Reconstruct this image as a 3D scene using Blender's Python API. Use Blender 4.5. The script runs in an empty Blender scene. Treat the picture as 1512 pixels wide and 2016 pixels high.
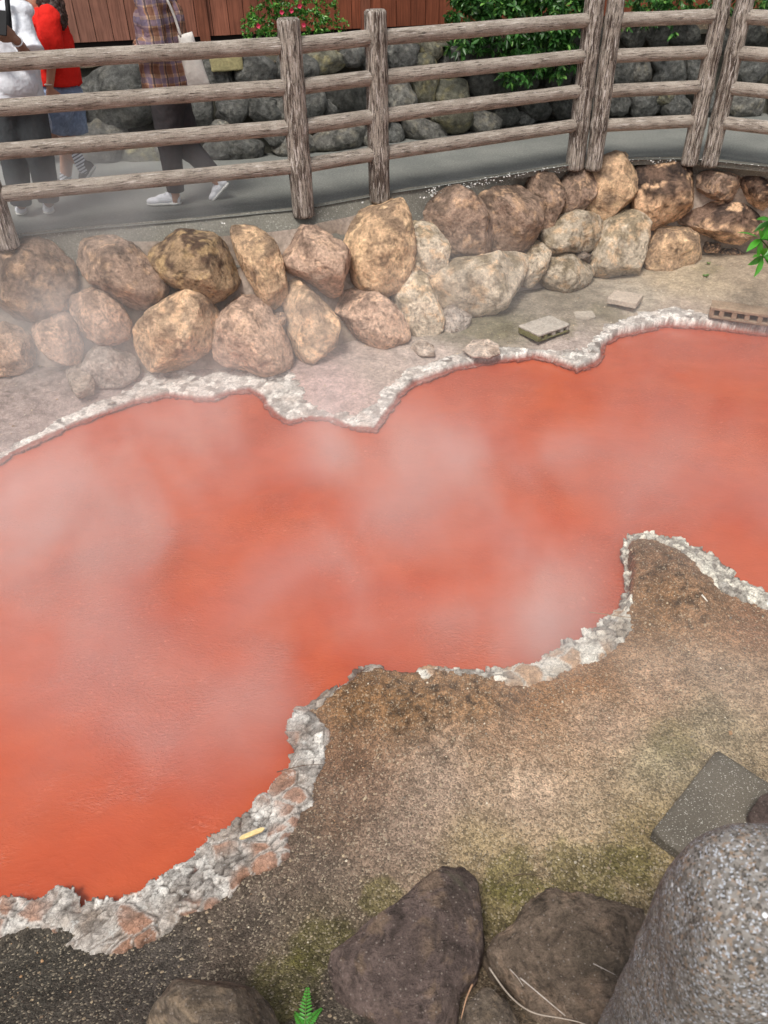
import bpy, bmesh, math, random
import numpy as np
from mathutils import Vector, Matrix, Quaternion
random.seed(7); rng = np.random.default_rng(7)
sc = bpy.context.scene
COL = sc.collection

# ------------------------------------------------------------------ camera
FPX, CX, CY, CZ = 1514.0, 756.0, 1008.0, 2.75
PITCH, ROLL = math.radians(37.228), math.radians(1.409)
cp, sp, cr, sr = math.cos(PITCH), math.sin(PITCH), math.cos(ROLL), math.sin(ROLL)
FW = np.array([0, cp, -sp]); _R = np.array([1.0, 0, 0]); _D = np.array([0, -sp, -cp])
XI = cr*_R + sr*_D; YI = -sr*_R + cr*_D
CAM = np.array([0, 0, CZ])
cam_d = bpy.data.cameras.new('camera'); cam = bpy.data.objects.new('camera', cam_d); COL.objects.link(cam)
cam_d.sensor_fit = 'VERTICAL'; cam_d.sensor_height = 36; cam_d.sensor_width = 27; cam_d.lens = FPX/2016*36
cam_d.clip_start = 0.05; cam_d.clip_end = 500
cam.matrix_world = Matrix(((XI[0], -YI[0], -FW[0], 0), (XI[1], -YI[1], -FW[1], 0), (XI[2], -YI[2], -FW[2], CZ), (0, 0, 0, 1)))
cam_d.dof.use_dof = True; cam_d.dof.focus_distance = 3.9; cam_d.dof.aperture_fstop = 27.04/4.2
sc.camera = cam

# ------------------------------------------------------------------ light
SUN_EL, SUN_AZ = math.radians(62), math.radians(205)   # azimuth from +Y clockwise
w = bpy.data.worlds.new('World'); sc.world = w; w.use_nodes = True
wn, wl = w.node_tree.nodes, w.node_tree.links
bg = wn['Background']
sky = wn.new('ShaderNodeTexSky'); sky.sky_type = 'NISHITA'; sky.sun_disc = False
sky.sun_elevation = SUN_EL; sky.sun_rotation = SUN_AZ; sky.dust_density = 3.0; sky.air_density = 1.0; sky.ozone_density = 1.0
hs = wn.new('ShaderNodeHueSaturation'); hs.inputs['Saturation'].default_value = 0.25
wl.new(sky.outputs[0], hs.inputs['Color']); wl.new(hs.outputs[0], bg.inputs['Color'])
bg.inputs['Strength'].default_value = 0.10
sd = bpy.data.lights.new('sun', 'SUN'); sun = bpy.data.objects.new('sun', sd); COL.objects.link(sun)
sd.energy = 1.9; sd.angle = math.radians(16); sd.color = (1.0, 0.95, 0.87)
sdir = Vector((math.sin(SUN_AZ)*math.cos(SUN_EL), math.cos(SUN_AZ)*math.cos(SUN_EL), math.sin(SUN_EL)))
sun.rotation_euler = sdir.to_track_quat('Z', 'Y').to_euler(); sun.location = (0, 0, 12)
sc.view_settings.view_transform = 'Standard'; sc.view_settings.look = 'None'
sc.view_settings.gamma = 1; sc.view_settings.exposure = 0.6
cy = sc.cycles; cy.use_denoising = True
cy.max_bounces = 8; cy.diffuse_bounces = 3; cy.volume_bounces = 5; cy.transparent_max_bounces = 8
cy.volume_step_rate = 1.0; cy.volume_max_steps = 128; cy.sample_clamp_indirect = 8
cy.use_adaptive_sampling = True; cy.adaptive_threshold = 0.025

# ------------------------------------------------------------------ helpers
def ray(u, v): return FW + XI*((u-CX)/FPX) + YI*((v-CY)/FPX)
def at(u, v, z):                     # point of the level z seen at pixel u, v
    r = ray(u, v); return CAM + r*((z-CZ)/r[2])
def py(u, v, Y):                     # point of the upright plane y = Y seen at pixel u, v
    r = ray(u, v); return CAM + r*(Y/r[1])
def proj(p):
    q = np.asarray(p, float)-CAM; d = q@FW; return CX+FPX*(q@XI)/d, CY+FPX*(q@YI)/d
def lin(h, k=1.0):
    h = h.lstrip('#'); c = [int(h[i:i+2], 16)/255 for i in (0, 2, 4)]
    return np.array([k*(x/12.92 if x <= .04045 else ((x+.055)/1.055)**2.4) for x in c])
def sstep(a, b, x):
    t = np.clip((x-a)/(b-a), 0, 1); return t*t*(3-2*t)
_perm = rng.permutation(512)
_perm = np.concatenate([_perm, _perm, _perm])
_grad = rng.normal(size=(512, 3)); _grad /= np.linalg.norm(_grad, axis=1)[:, None]
def perlin(P):
    P = np.asarray(P, float); I = np.floor(P).astype(int); F = P-I; I &= 511
    U = F*F*F*(F*(F*6-15)+10); out = 0
    for dx in (0, 1):
        for dy in (0, 1):
            for dz in (0, 1):
                h = _perm[_perm[_perm[(I[:, 0]+dx) & 511]+((I[:, 1]+dy) & 511)]+((I[:, 2]+dz) & 511)]
                g = _grad[h]; d = (g*(F-np.array([dx, dy, dz]))).sum(1)
                out = out + d*(U[:, 0] if dx else 1-U[:, 0])*(U[:, 1] if dy else 1-U[:, 1])*(U[:, 2] if dz else 1-U[:, 2])
    return out*1.5
def fbm(P, o=4, gain=.5):
    P = np.asarray(P, float); a, s, n = 1, 0, 0
    for k in range(o):
        s = s + a*perlin(P*2**k+k*17.3); n += a; a *= gain
    return s/n
def fb2(X, Y, f, o=4, seed=0, gain=.5):
    return fbm(np.stack([X.ravel()*f, Y.ravel()*f, np.full(X.size, seed*3.7+.5)], 1), o, gain).reshape(X.shape)
_vh = rng.random((256, 256, 4))
def vor(X, Y, f, seed=0):            # 2-D cells: distance to nearest point, second nearest, random per cell
    x, y = X.ravel()*f+seed*11.3, Y.ravel()*f+seed*7.9
    ix, iy = np.floor(x).astype(int), np.floor(y).astype(int)
    d1 = np.full(x.size, 9.); d2 = d1.copy(); r1 = np.zeros(x.size); r2 = np.zeros(x.size)
    for a in (-1, 0, 1):
        for b in (-1, 0, 1):
            h = _vh[(ix+a) & 255, (iy+b) & 255]
            d = np.hypot(ix+a+h[:, 0]-x, iy+b+h[:, 1]-y)
            n = d < d1
            d2 = np.where(n, d1, np.minimum(d2, d)); r1 = np.where(n, h[:, 2], r1); r2 = np.where(n, h[:, 3], r2); d1 = np.where(n, d, d1)
    s = X.shape
    return d1.reshape(s), d2.reshape(s), r1.reshape(s), r2.reshape(s)
def sdf(X, Y, poly):                 # signed distance, negative inside
    px, pyy = X.ravel(), Y.ravel(); d = np.full(px.size, 1e9); ins = np.zeros(px.size, bool)
    n = len(poly)
    for i in range(n):
        (ax, ay), (bx, by) = poly[i], poly[(i+1) % n]
        ex, ey = bx-ax, by-ay; wx, wy = px-ax, pyy-ay
        t = np.clip((wx*ex+wy*ey)/(ex*ex+ey*ey+1e-12), 0, 1)
        d = np.minimum(d, (wx-ex*t)**2+(wy-ey*t)**2)
        c = (ay > pyy) != (by > pyy)
        if ey != 0: ins ^= c & (px < ex*(pyy-ay)/ey+ax)
    d = np.sqrt(d); return np.where(ins, -d, d).reshape(X.shape)
def link(o, parent=None):
    COL.objects.link(o)
    if parent is not None: o.parent = parent
    return o
def tag(o, label=None, cat=None, group=None, kind=None):
    if label: o['label'] = label
    if cat: o['category'] = cat
    if group: o['group'] = group
    if kind: o['kind'] = kind
    return o
def thing(name, label, cat, loc=(0, 0, 0), group=None):
    o = bpy.data.objects.new(name, None); o.empty_display_size = .1; o.location = Vector(loc)
    return tag(link(o), label, cat, group)
def mesh(name, V, F, m=None, parent=None, col=None, smooth=True, loc=None):
    """one mesh object; V in world coordinates, moved into the parent's / loc's frame"""
    V = np.asarray(V, float)
    org = np.array(parent_world(parent)) if parent is not None else np.zeros(3)
    if loc is not None: V = V-np.asarray(loc)
    else: V = V-org
    me = bpy.data.meshes.new(name); me.from_pydata(V.tolist(), [], F if isinstance(F, list) else F.tolist()); me.update()
    if m: me.materials.append(m)
    if smooth: me.polygons.foreach_set('use_smooth', [True]*len(me.polygons))
    if col is not None:
        a = me.color_attributes.new('Col', 'FLOAT_COLOR', 'POINT')
        col = np.asarray(col); c = np.ones((len(V), 4)); c[:, :col.shape[1]] = np.clip(col, 0, 1); a.data.foreach_set('color', c.ravel())
    o = bpy.data.objects.new(name, me)
    if loc is not None: o.location = Vector(np.asarray(loc)-org)
    return link(o, parent)
def parent_world(p):
    v = Vector((0, 0, 0))
    while p is not None: v += p.location; p = p.parent
    return v
def gridF(nx, ny):
    i = np.arange((nx-1)*(ny-1)); r, c = i//(nx-1), i % (nx-1); a = r*nx+c
    return np.stack([a, a+1, a+nx+1, a+nx], 1)
_ico = {}
def ico(s):
    if s not in _ico:
        bm = bmesh.new(); bmesh.ops.create_icosphere(bm, subdivisions=s, radius=1)
        bm.verts.ensure_lookup_table()
        _ico[s] = (np.array([v.co[:] for v in bm.verts]), [[v.index for v in f.verts] for f in bm.faces]); bm.free()
    return _ico[s]
class MB:                            # collects pieces of ONE mesh
    def __init__(s): s.V, s.F, s.C, s.n = [], [], [], 0
    def add(s, V, F, c=(1, 1, 1)):
        V = np.asarray(V, float); s.V.append(V); s.F += [[i+s.n for i in f] for f in F]; s.n += len(V)
        c = np.asarray(c, float); s.C.append(np.tile(c, (len(V), 1)) if c.ndim == 1 else c)
    def box(s, c, h, R=np.eye(3), col=(1, 1, 1)):
        q = np.array([[x, y, z] for x in (-1, 1) for y in (-1, 1) for z in (-1, 1)])*h
        s.add(q@np.asarray(R).T+c, [[0, 1, 3, 2], [4, 6, 7, 5], [0, 4, 5, 1], [2, 3, 7, 6], [0, 2, 6, 4], [1, 5, 7, 3]], col)
    def tube(s, P, R, n=8, col=(1, 1, 1), cap=True):
        P = np.asarray(P, float); R = np.broadcast_to(np.asarray(R, float), (len(P),))
        T = np.gradient(P, axis=0); T /= np.linalg.norm(T, axis=1)[:, None]+1e-9
        ref = np.array([0, 0, 1.]) if abs(T[0][2]) < .9 else np.array([1., 0, 0])
        V = []
        for p, t, r in zip(P, T, R):
            a = np.cross(t, ref); a /= np.linalg.norm(a); b = np.cross(t, a)
            for k in range(n):
                an = 2*math.pi*k/n; V.append(p+r*(math.cos(an)*a+math.sin(an)*b))
        F = [[i*n+k, i*n+(k+1) % n, (i+1)*n+(k+1) % n, (i+1)*n+k] for i in range(len(P)-1) for k in range(n)]
        if cap: F += [list(range(n))[::-1], list(range((len(P)-1)*n, len(P)*n))]
        s.add(V, F, col)
    def build(s, name, m, parent=None, smooth=True, loc=None, col=True):
        return mesh(name, np.concatenate(s.V), s.F, m, parent, np.concatenate(s.C) if col else None, smooth, loc)

# ------------------------------------------------------------------ materials
class Mat:
    def __init__(s, name, rough=.8, spec=.3):
        s.m = bpy.data.materials.new(name); s.m.use_nodes = True; s.N, s.L = s.m.node_tree.nodes, s.m.node_tree.links
        s.b = s.N['Principled BSDF']; s.b.inputs['Roughness'].default_value = rough; s.b.inputs['Specular IOR Level'].default_value = spec
    def n(s, t, ins=None, **kw):
        x = s.N.new('ShaderNode'+t)
        for k, v in kw.items(): setattr(x, k, v)
        for k, v in (ins or {}).items():
            if isinstance(v, bpy.types.NodeSocket): s.L.new(v, x.inputs[k])
            elif v is not None: x.inputs[k].default_value = v
        return x
    def col(s): return s.n('Attribute', attribute_name='Col').outputs['Color']
    def pos(s): return s.n('NewGeometry').outputs['Position']
    def obj(s): return s.n('TexCoord').outputs['Object']
    def noise(s, vec, scale, detail=4, rough=.55, dist=0):
        return s.n('TexNoise', {'Vector': vec, 'Scale': scale, 'Detail': detail, 'Roughness': rough, 'Distortion': dist}).outputs['Fac']
    def vor(s, vec, scale, feat='F1'):
        return s.n('TexVoronoi', {'Vector': vec, 'Scale': scale}, feature=feat)
    def ramp(s, f, a, b, lo=0., hi=1.):
        return s.n('MapRange', {'Value': f, 'From Min': a, 'From Max': b, 'To Min': lo, 'To Max': hi}, interpolation_type='SMOOTHSTEP').outputs[0]
    def math(s, op, a, b=None):
        x = s.n('Math', operation=op)
        for i, v in enumerate((a, b)):
            if isinstance(v, bpy.types.NodeSocket): s.L.new(v, x.inputs[i])
            elif v is not None: x.inputs[i].default_value = v
        return x.outputs[0]
    def mix(s, f, a, b, mode='MIX'):
        x = s.n('Mix', data_type='RGBA', blend_type=mode)
        for i, v in ((0, f), (6, a), (7, b)):
            if isinstance(v, bpy.types.NodeSocket): s.L.new(v, x.inputs[i])
            elif i == 0: x.inputs[0].default_value = v
            else: x.inputs[i].default_value = (*[float(t) for t in v][:3], 1)
        return x.outputs[2]
    def gray(s, f):                  # scalar to colour
        return s.n('CombineColor', {0: f, 1: f, 2: f}).outputs[0]
    def mul(s, c, f): return s.mix(1.0, c, s.gray(f), 'MULTIPLY')
    def stretch(s, vec, v): return s.n('Mapping', {'Vector': vec, 'Scale': v}).outputs[0]
    def bump(s, h, strength=.5, dist=.01, prev=None):
        return s.n('Bump', {'Height': h, 'Strength': strength, 'Distance': dist, 'Normal': prev}).outputs[0]
    def out(s, c, normal=None, rough=None):
        if isinstance(c, bpy.types.NodeSocket): s.L.new(c, s.b.inputs['Base Color'])
        else: s.b.inputs['Base Color'].default_value = (*[float(t) for t in c][:3], 1)
        if normal: s.L.new(normal, s.b.inputs['Normal'])
        if rough is not None: s.L.new(rough, s.b.inputs['Roughness'])
        return s.m

def m_ground():
    m = Mat('gravelly_soil', .9, .2); p = m.pos()
    v = m.vor(p, 165); v2 = m.vor(p, 62); n = m.noise(p, 9, 6, .65); n2 = m.noise(p, 38, 5, .7)
    sp_ = m.n('SeparateColor', {0: v.outputs['Color']}); al = m.n('Attribute', attribute_name='Col').outputs['Alpha']
    c = m.mix(al, m.col(), m.mul(m.col(), m.ramp(sp_.outputs[0], 0, 1, .62, 1.36)))
    c = m.mul(c, m.ramp(n, .25, .75, .68, 1.3)); c = m.mul(c, m.ramp(n2, .3, .7, .72, 1.25))
    lite = m.ramp(sp_.outputs[1], .86, .95); c = m.mix(m.math('MULTIPLY', m.math('MULTIPLY', lite, al), .5), c, lin('#d8c8ae', .7))
    dark = m.ramp(sp_.outputs[2], .86, .95); c = m.mix(m.math('MULTIPLY', m.math('MULTIPLY', dark, al), .6), c, lin('#4a423a'))
    s2 = m.n('SeparateColor', {0: v2.outputs['Color']})
    big = m.math('MULTIPLY', m.ramp(s2.outputs[0], .965, .975), m.ramp(v2.outputs['Distance'], .42, .34))
    big = m.math('MULTIPLY', big, al); c = m.mix(big, c, m.mix(s2.outputs[1], lin('#cbb798', .85), lin('#8c7a66')))
    b = m.bump(m.math('MULTIPLY', v.outputs['Distance'], -1), .55, .006); b = m.bump(n2, .6, .012, b); b = m.bump(big, .5, .004, b)
    return m.out(c, b)
def m_crust():
    m = Mat('mineral_crust', .85, .25); p = m.pos(); n = m.noise(p, 45, 6, .65); n2 = m.noise(p, 160, 4, .7); v = m.vor(m.n('VectorMath', {0: p, 1: m.n('VectorMath', {0: m.n('TexNoise', {'Vector': p, 'Scale': 30}).outputs['Color'], 1: (.02, .02, .02)}, operation='MULTIPLY').outputs[0]}, operation='ADD').outputs[0], 42, 'DISTANCE_TO_EDGE')
    c = m.mul(m.col(), m.ramp(n, .25, .75, .72, 1.25)); c = m.mul(c, m.ramp(n2, .3, .7, .8, 1.18))
    w_ = m.noise(p, 24, 5, .7); c = m.mix(m.ramp(w_, .58, .68, 0, .5), c, lin('#dddcd8', .9))
    c = m.mul(c, m.ramp(v.outputs[0], .01, .05, .62, 1.0))
    b = m.bump(n, .8, .012); b = m.bump(n2, .6, .004, b)
    return m.out(c, b)
def m_water():
    m = Mat('red_hot_spring_water', .16, .5); p = m.pos()
    n = m.noise(p, 1.3, 4, .55, .4); n2 = m.noise(m.stretch(p, (1, 1.6, 1)), 5, 4, .6, .6)
    c = m.mix(m.ramp(n, .3, .7), lin('#bd5734', .87), lin('#b54d30', .85)); c = m.mul(c, m.ramp(n2, .25, .75, .95, 1.05))
    sw = m.n('TexNoise', {'Vector': p, 'Scale': 1.1, 'Detail': 2.}).outputs['Color']; sw = m.n('VectorMath', {0: sw, 1: (.4, .4, 0)}, operation='MULTIPLY').outputs[0]; q = m.n('VectorMath', {0: p, 1: sw}, operation='ADD').outputs[0]
    rip = m.noise(m.stretch(q, (1, 1.5, 1)), 10, 3, .55, .6); rip2 = m.noise(m.stretch(q, (1, 1.6, 1)), 46, 4, .65, .5)
    gate = m.ramp(m.noise(p, 1.1, 3, .6), .45, .62, .12, 1.)
    glint = m.ramp(m.noise(m.stretch(q, (1, 2.1, 1)), 30, 5, .75, .8), .585, .66); glint = m.math('MULTIPLY', glint, gate)
    c = m.mul(c, m.ramp(m.math('MULTIPLY', m.math('SUBTRACT', rip2, .5), gate), -.2, .2, .92, 1.07))
    c = m.mix(m.math('MULTIPLY', glint, .38), c, lin('#ee9478'))  # pale pinkish ripple glints painted into the water colour
    b = m.bump(rip, .12, .03); b = m.bump(m.math('MULTIPLY', rip2, gate), .8, .014, b)
    m.b.inputs['Subsurface Weight'].default_value = 0
    return m.out(c, b)
def m_rock(name, pit=.5, sc_=1.0, rough=.85):
    m = Mat(name, rough, .25); p = m.obj(); n = m.noise(p, 9*sc_, 7, .65); n2 = m.noise(p, 42*sc_, 6, .7); n3 = m.noise(p, 150*sc_, 3, .7)
    c = m.mul(m.col(), m.ramp(n, .25, .75, .7, 1.28)); c = m.mul(c, m.ramp(n2, .3, .7, .68, 1.28)); c = m.mul(c, m.ramp(n3, .3, .7, .85, 1.15))
    if rough < .8:
        vs = m.vor(p, 130); q_ = m.n('SeparateColor', {0: vs.outputs['Color']}); c = m.mix(m.math('MULTIPLY', m.ramp(q_.outputs[0], .9, .94, 0, .7), m.ramp(vs.outputs['Distance'], .5, .3)), c, lin('#a0948a'))
        c = m.mix(m.ramp(m.noise(p, 4, 6, .7, 1), .6, .68, 0, .6), c, lin('#5e5a4a'))
    cr_ = m.ramp(m.noise(p, 5*sc_, 6, .6, 1.6), .485, .5); cr2 = m.math('SUBTRACT', 1, m.math('MULTIPLY', m.math('SUBTRACT', 1, m.math('ABSOLUTE', m.math('SUBTRACT', m.math('MULTIPLY', cr_, 2), 1))), 1))
    c = m.mul(c, m.ramp(cr2, 0, 1, .5, 1))
    b = m.bump(n, .9, .05); b = m.bump(n2, 1., .024*pit*1.4, b); b = m.bump(n3, .7*pit, .006, b)
    return m.out(c, b)
def m_log(post=False):
    m = Mat('weathered_post' if post else 'weathered_log', .9, .15); p = m.obj()
    rnd = m.n('ObjectInfo').outputs['Random']
    off = m.n('CombineXYZ', {0: m.math('MULTIPLY', rnd, 37), 2: m.math('MULTIPLY', rnd, 91)}).outputs[0]
    p = m.n('VectorMath', {0: p, 1: off}, operation='ADD').outputs[0]
    g = m.noise(m.stretch(p, (26, 26, 2.2)), 1.6, 6, .7, .3); g2 = m.noise(m.stretch(p, (60, 60, 5)), 2, 5, .7); n = m.noise(p, 6, 5, .6); s_ = m.noise(p, 120, 3, .7)
    c = m.mix(m.ramp(n, .3, .7), lin('#8e847a'), lin('#a89e93')); c = m.mul(c, m.ramp(s_, .3, .7, .82, 1.18))
    c = m.mix(m.ramp(g, .47 if post else .55, .58 if post else .68, 0, .85 if post else .7), c, lin('#43362f')); c = m.mix(m.ramp(g2, .50 if post else .54, .6 if post else .64, 0, .85), c, lin('#2f2623'))
    c = m.mix(m.ramp(m.noise(m.stretch(p, (30, 30, 3)), 3, 5, .7), .54 if post else .57, .62 if post else .66, 0, .85), c, lin('#cfc6bf'))
    b = m.bump(g, .9, .015); b = m.bump(g2, .7, .006, b)
    return m.out(c, b)
def m_concrete(name, a, b_, speck=.5, fine=90, tint=None):
    m = Mat(name, .9, .2); p = m.pos(); n = m.noise(p, 2.2, 6, .6); n2 = m.noise(p, fine, 4, .75); v = m.vor(p, fine*1.6)
    c = m.mix(m.ramp(n, .3, .7), lin(a), lin(b_)); c = m.mul(c, m.ramp(n2, .3, .7, .78, 1.22))
    s_ = m.n('SeparateColor', {0: v.outputs['Color']}); c = m.mix(m.math('MULTIPLY', m.ramp(s_.outputs[0], .92, .97), speck), c, lin('#c9c6bd'))
    return m.out(c, m.bump(n2, .6, .006))
def m_board():
    m = Mat('brown_boards', .75, .25); p = m.pos(); g = m.noise(m.stretch(p, (30, 30, 1.5)), 2, 5, .65); n = m.noise(p, 3, 3, .6)
    c = m.mul(m.col(), m.ramp(g, .3, .7, .7, 1.25)); c = m.mul(c, m.ramp(n, .3, .7, .85, 1.12)); return m.out(c, m.bump(g, .4, .004))
def m_leaf():
    m = Mat('leaf', .38, .5); c = m.col(); m.out(c); m.b.inputs['Transmission Weight'].default_value = 0
    t = m.n('BsdfTranslucent', {'Color': c}); mx = m.n('MixShader', {0: .25, 1: m.b.outputs[0], 2: t.outputs[0]})
    m.L.new(mx.outputs[0], m.N['Material Output'].inputs['Surface']); return m.m
def m_flat(name, c, rough=.8, spec=.3, n=30, k=.12, bd=.003):
    m = Mat(name, rough, spec); p = m.obj(); x = m.noise(p, n, 4, .65); y = m.noise(p, 7, 3, .6)
    cc = m.mul(m.mul(m.mix(0, lin(c), lin(c)), m.ramp(x, .25, .75, 1-k, 1+k)), m.ramp(y, .25, .75, 1-k, 1+k)); return m.out(cc, m.bump(m.math('ADD', x, m.math('MULTIPLY', y, 4)), .5, bd))
def m_vcol(name, rough=.8, spec=.3, n=60, k=.15):
    m = Mat(name, rough, spec); p = m.obj(); x = m.noise(p, n, 4, .65); return m.out(m.mul(m.col(), m.ramp(x, .25, .75, 1-k, 1+k)), m.bump(x, .4, .003))
def m_plaid():
    m = Mat('plaid_shirt_cloth', .85, .2); p = m.obj(); s = m.n('SeparateXYZ', {0: p})
    warp = m.math('MULTIPLY', m.noise(p, 6, 3, .6), .05)
    def band(x, f, ph, lo, hi):
        t = m.math('FRACT', m.math('ADD', m.math('MULTIPLY', m.math('ADD', x, warp), f), ph)); return m.math('MULTIPLY', m.math('GREATER_THAN', t, lo), m.math('LESS_THAN', t, hi))
    X = m.math('ADD', s.outputs[0], m.math('MULTIPLY', s.outputs[1], .6)); Z = s.outputs[2]
    c = m.mix(0, lin('#b08f74'), lin('#b08f74'))
    c = m.mix(m.math('MULTIPLY', band(Z, 8.5, 0, 0, .42), .6), c, lin('#6d4030')); c = m.mix(m.math('MULTIPLY', band(X, 10.5, 0, 0, .4), .6), c, lin('#5e3a30'))
    c = m.mix(m.math('MULTIPLY', band(Z, 8.5, .5, 0, .3), .45), c, lin('#454d78')); c = m.mix(m.math('MULTIPLY', band(X, 10.5, .55, 0, .3), .45), c, lin('#474e7c'))
    c = m.mix(m.math('MULTIPLY', band(X, 10.5, .15, 0, .12), .75), c, lin('#2a2630'))
    x = m.noise(p, 9, 4, .6, .6); c = m.mul(c, m.ramp(x, .3, .7, .85, 1.1))
    return m.out(c, m.bump(x, .9, .03))
def m_granite():
    m = Mat('speckled_granite', .75, .3); p = m.pos(); v = m.vor(p, 165); v2 = m.vor(p, 300); n = m.noise(p, 12, 4, .6); n2 = m.noise(p, 130, 3, .7)
    s_ = m.n('SeparateColor', {0: v.outputs['Color']}); s2 = m.n('SeparateColor', {0: v2.outputs['Color']})
    c = m.mix(s_.outputs[0], lin('#6b6661'), lin('#8d8883')); c = m.mix(m.ramp(s_.outputs[1], .72, .8, 0, .65), c, lin('#4c4641')); c = m.mix(m.ramp(s_.outputs[2], .8, .88, 0, .5), c, lin('#967c64'))
    c = m.mix(m.ramp(s2.outputs[0], .82, .87, 0, .75), c, lin('#38342f')); c = m.mix(m.ramp(s2.outputs[1], .86, .9, 0, .75), c, lin('#b4bac4'))
    v3 = m.vor(p, 48); s3 = m.n('SeparateColor', {0: v3.outputs['Color']})
    c = m.mix(m.math('MULTIPLY', m.ramp(s3.outputs[0], .95, .96), m.ramp(v3.outputs['Distance'], .24, .12)), c, lin('#eef0f4'))
    c = m.mul(c, m.ramp(n, .3, .7, .8, 1.15))
    return m.out(c, m.bump(n2, .5, .004))
MT = dict(ground=m_ground(), crust=m_crust(), water=m_water(), boulder=m_rock('ochre_boulder', .5), grey=m_rock('grey_boulder', .9, .8), dark=m_rock('dark_rock', .7, 1.2, .7),
          log=m_log(), post=m_log(True), path=m_concrete('path_concrete', '#6f716d', '#7d7e79', .12, 60), coping=m_concrete('coping_concrete', '#66645d', '#7e7b72', .3, 80),
          mortar=m_vcol('wall_mortar', .9, .2, 25, .3), board=m_board(), leaf=m_leaf(), granite=m_granite(), plaid=m_plaid(),
          slab=m_concrete('slab_concrete', '#5e584f', '#716a5f', .6, 190), brickm=m_vcol('weathered_brick', .9, .2, 50, .25), vcol=m_vcol('painted', .7, .3),
          twig=m_vcol('dry_twig', .8, .2, 80, .2))

# ------------------------------------------------------------------ shape of the bank and pool
far_px = [(-420, 1030), (-200, 985), (-60, 940), (0, 917), (30, 897), (80, 874), (150, 842), (210, 820), (270, 797), (330, 784), (380, 791), (420, 792), (450, 780), (490, 774), (513, 786), (524, 806), (545, 826), (570, 838), (610, 829),
          (650, 831), (690, 849), (742, 852), (765, 818), (780, 801), (788, 785), (820, 759), (850, 749), (900, 731), (960, 719), (1020, 713), (1060, 709), (1100, 721), (1135, 735), (1165, 725), (1186, 710), (1186, 690), (1215, 668),
          (1250, 660), (1310, 646), (1380, 649), (1440, 656), (1500, 663), (1580, 668), (1700, 680), (1850, 760), (2000, 900)]
near_px = [(2100, 1400), (1800, 1280), (1600, 1205), (1512, 1165), (1480, 1152), (1450, 1140), (1425, 1108), (1385, 1083), (1340, 1062), (1300, 1053), (1256, 1046), (1236, 1056), (1228, 1082), (1236, 1120), (1232, 1165), (1216, 1204),
           (1182, 1228), (1150, 1240), (1156, 1256), (1115, 1266), (1075, 1286), (1040, 1306), (1010, 1318), (960, 1322), (900, 1318), (840, 1322), (790, 1321), (745, 1311), (700, 1321), (680, 1345), (640, 1359), (606, 1376), (586, 1400),
           (568, 1426), (570, 1446), (580, 1470), (570, 1500), (563, 1525), (538, 1555), (512, 1575), (482, 1608), (452, 1631), (417, 1646), (387, 1676), (382, 1701), (347, 1703), (327, 1721), (291, 1746), (276, 1761), (201, 1771), (158, 1784),
           (153, 1766), (136, 1754), (108, 1756), (100, 1771), (65, 1784), (0, 1774), (-80, 1782), (-300, 1800), (-800, 1700), (-700, 1300)]
LIP = .055
POOL = [tuple(at(u, v, 0)[:2]) for u, v in far_px]+[tuple(at(u, v, LIP)[:2]) for u, v in near_px]
def PZ(pts, z=LIP): return [tuple(at(u, v, z)[:2]) for u, v in pts]
crust_polys = [
    (PZ([(-300, 1780), (0, 1740), (150, 1720), (330, 1690), (470, 1580), (540, 1500), (560, 1400), (600, 1385), (640, 1425), (655, 1450), (640, 1490), (625, 1530), (617, 1575), (600, 1605), (572, 1650), (576, 1690), (522, 1722), (480, 1730), (440, 1768), (402, 1797),
         (360, 1812), (300, 1850), (250, 1872), (180, 1887), (122, 1862), (150, 1838), (110, 1836), (60, 1832), (0, 1838), (-300, 1850)]), 'n'),
    (PZ([(790, 1300), (900, 1290), (1010, 1290), (1100, 1240), (1200, 1190), (1235, 1195), (1242, 1230), (1228, 1275), (1160, 1305), (1065, 1343), (1010, 1356), (940, 1341), (880, 1343), (820, 1342)]), 'm'),
    (PZ([(690, 1300), (760, 1300), (752, 1322), (700, 1335), (672, 1362), (620, 1395), (590, 1395), (640, 1345)]), 'g'),
    (PZ([(1220, 1040), (1260, 1020), (1400, 1060), (1512, 1130), (1700, 1200), (1700, 1260), (1512, 1198), (1470, 1184), (1420, 1166), (1368, 1122), (1325, 1085), (1285, 1068), (1240, 1068), (1238, 1200), (1218, 1210)]), 'r'),
    (PZ([(-420, 1000), (-100, 935), (0, 892), (100, 838), (190, 800), (260, 775), (300, 745), (340, 735), (400, 752), (450, 742), (500, 738), (540, 735), (585, 748), (610, 800), (650, 812), (700, 822), (735, 800), (745, 780), (780, 755), (800, 738),
         (850, 722), (900, 706), (1000, 694), (1100, 702), (1140, 700), (1160, 680), (1190, 655), (1240, 637), (1320, 622), (1400, 640), (1512, 646), (1800, 690), (1800, 800), (1100, 800), (700, 930), (0, 1000), (-420, 1100)], .0), 'f')]
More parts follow.
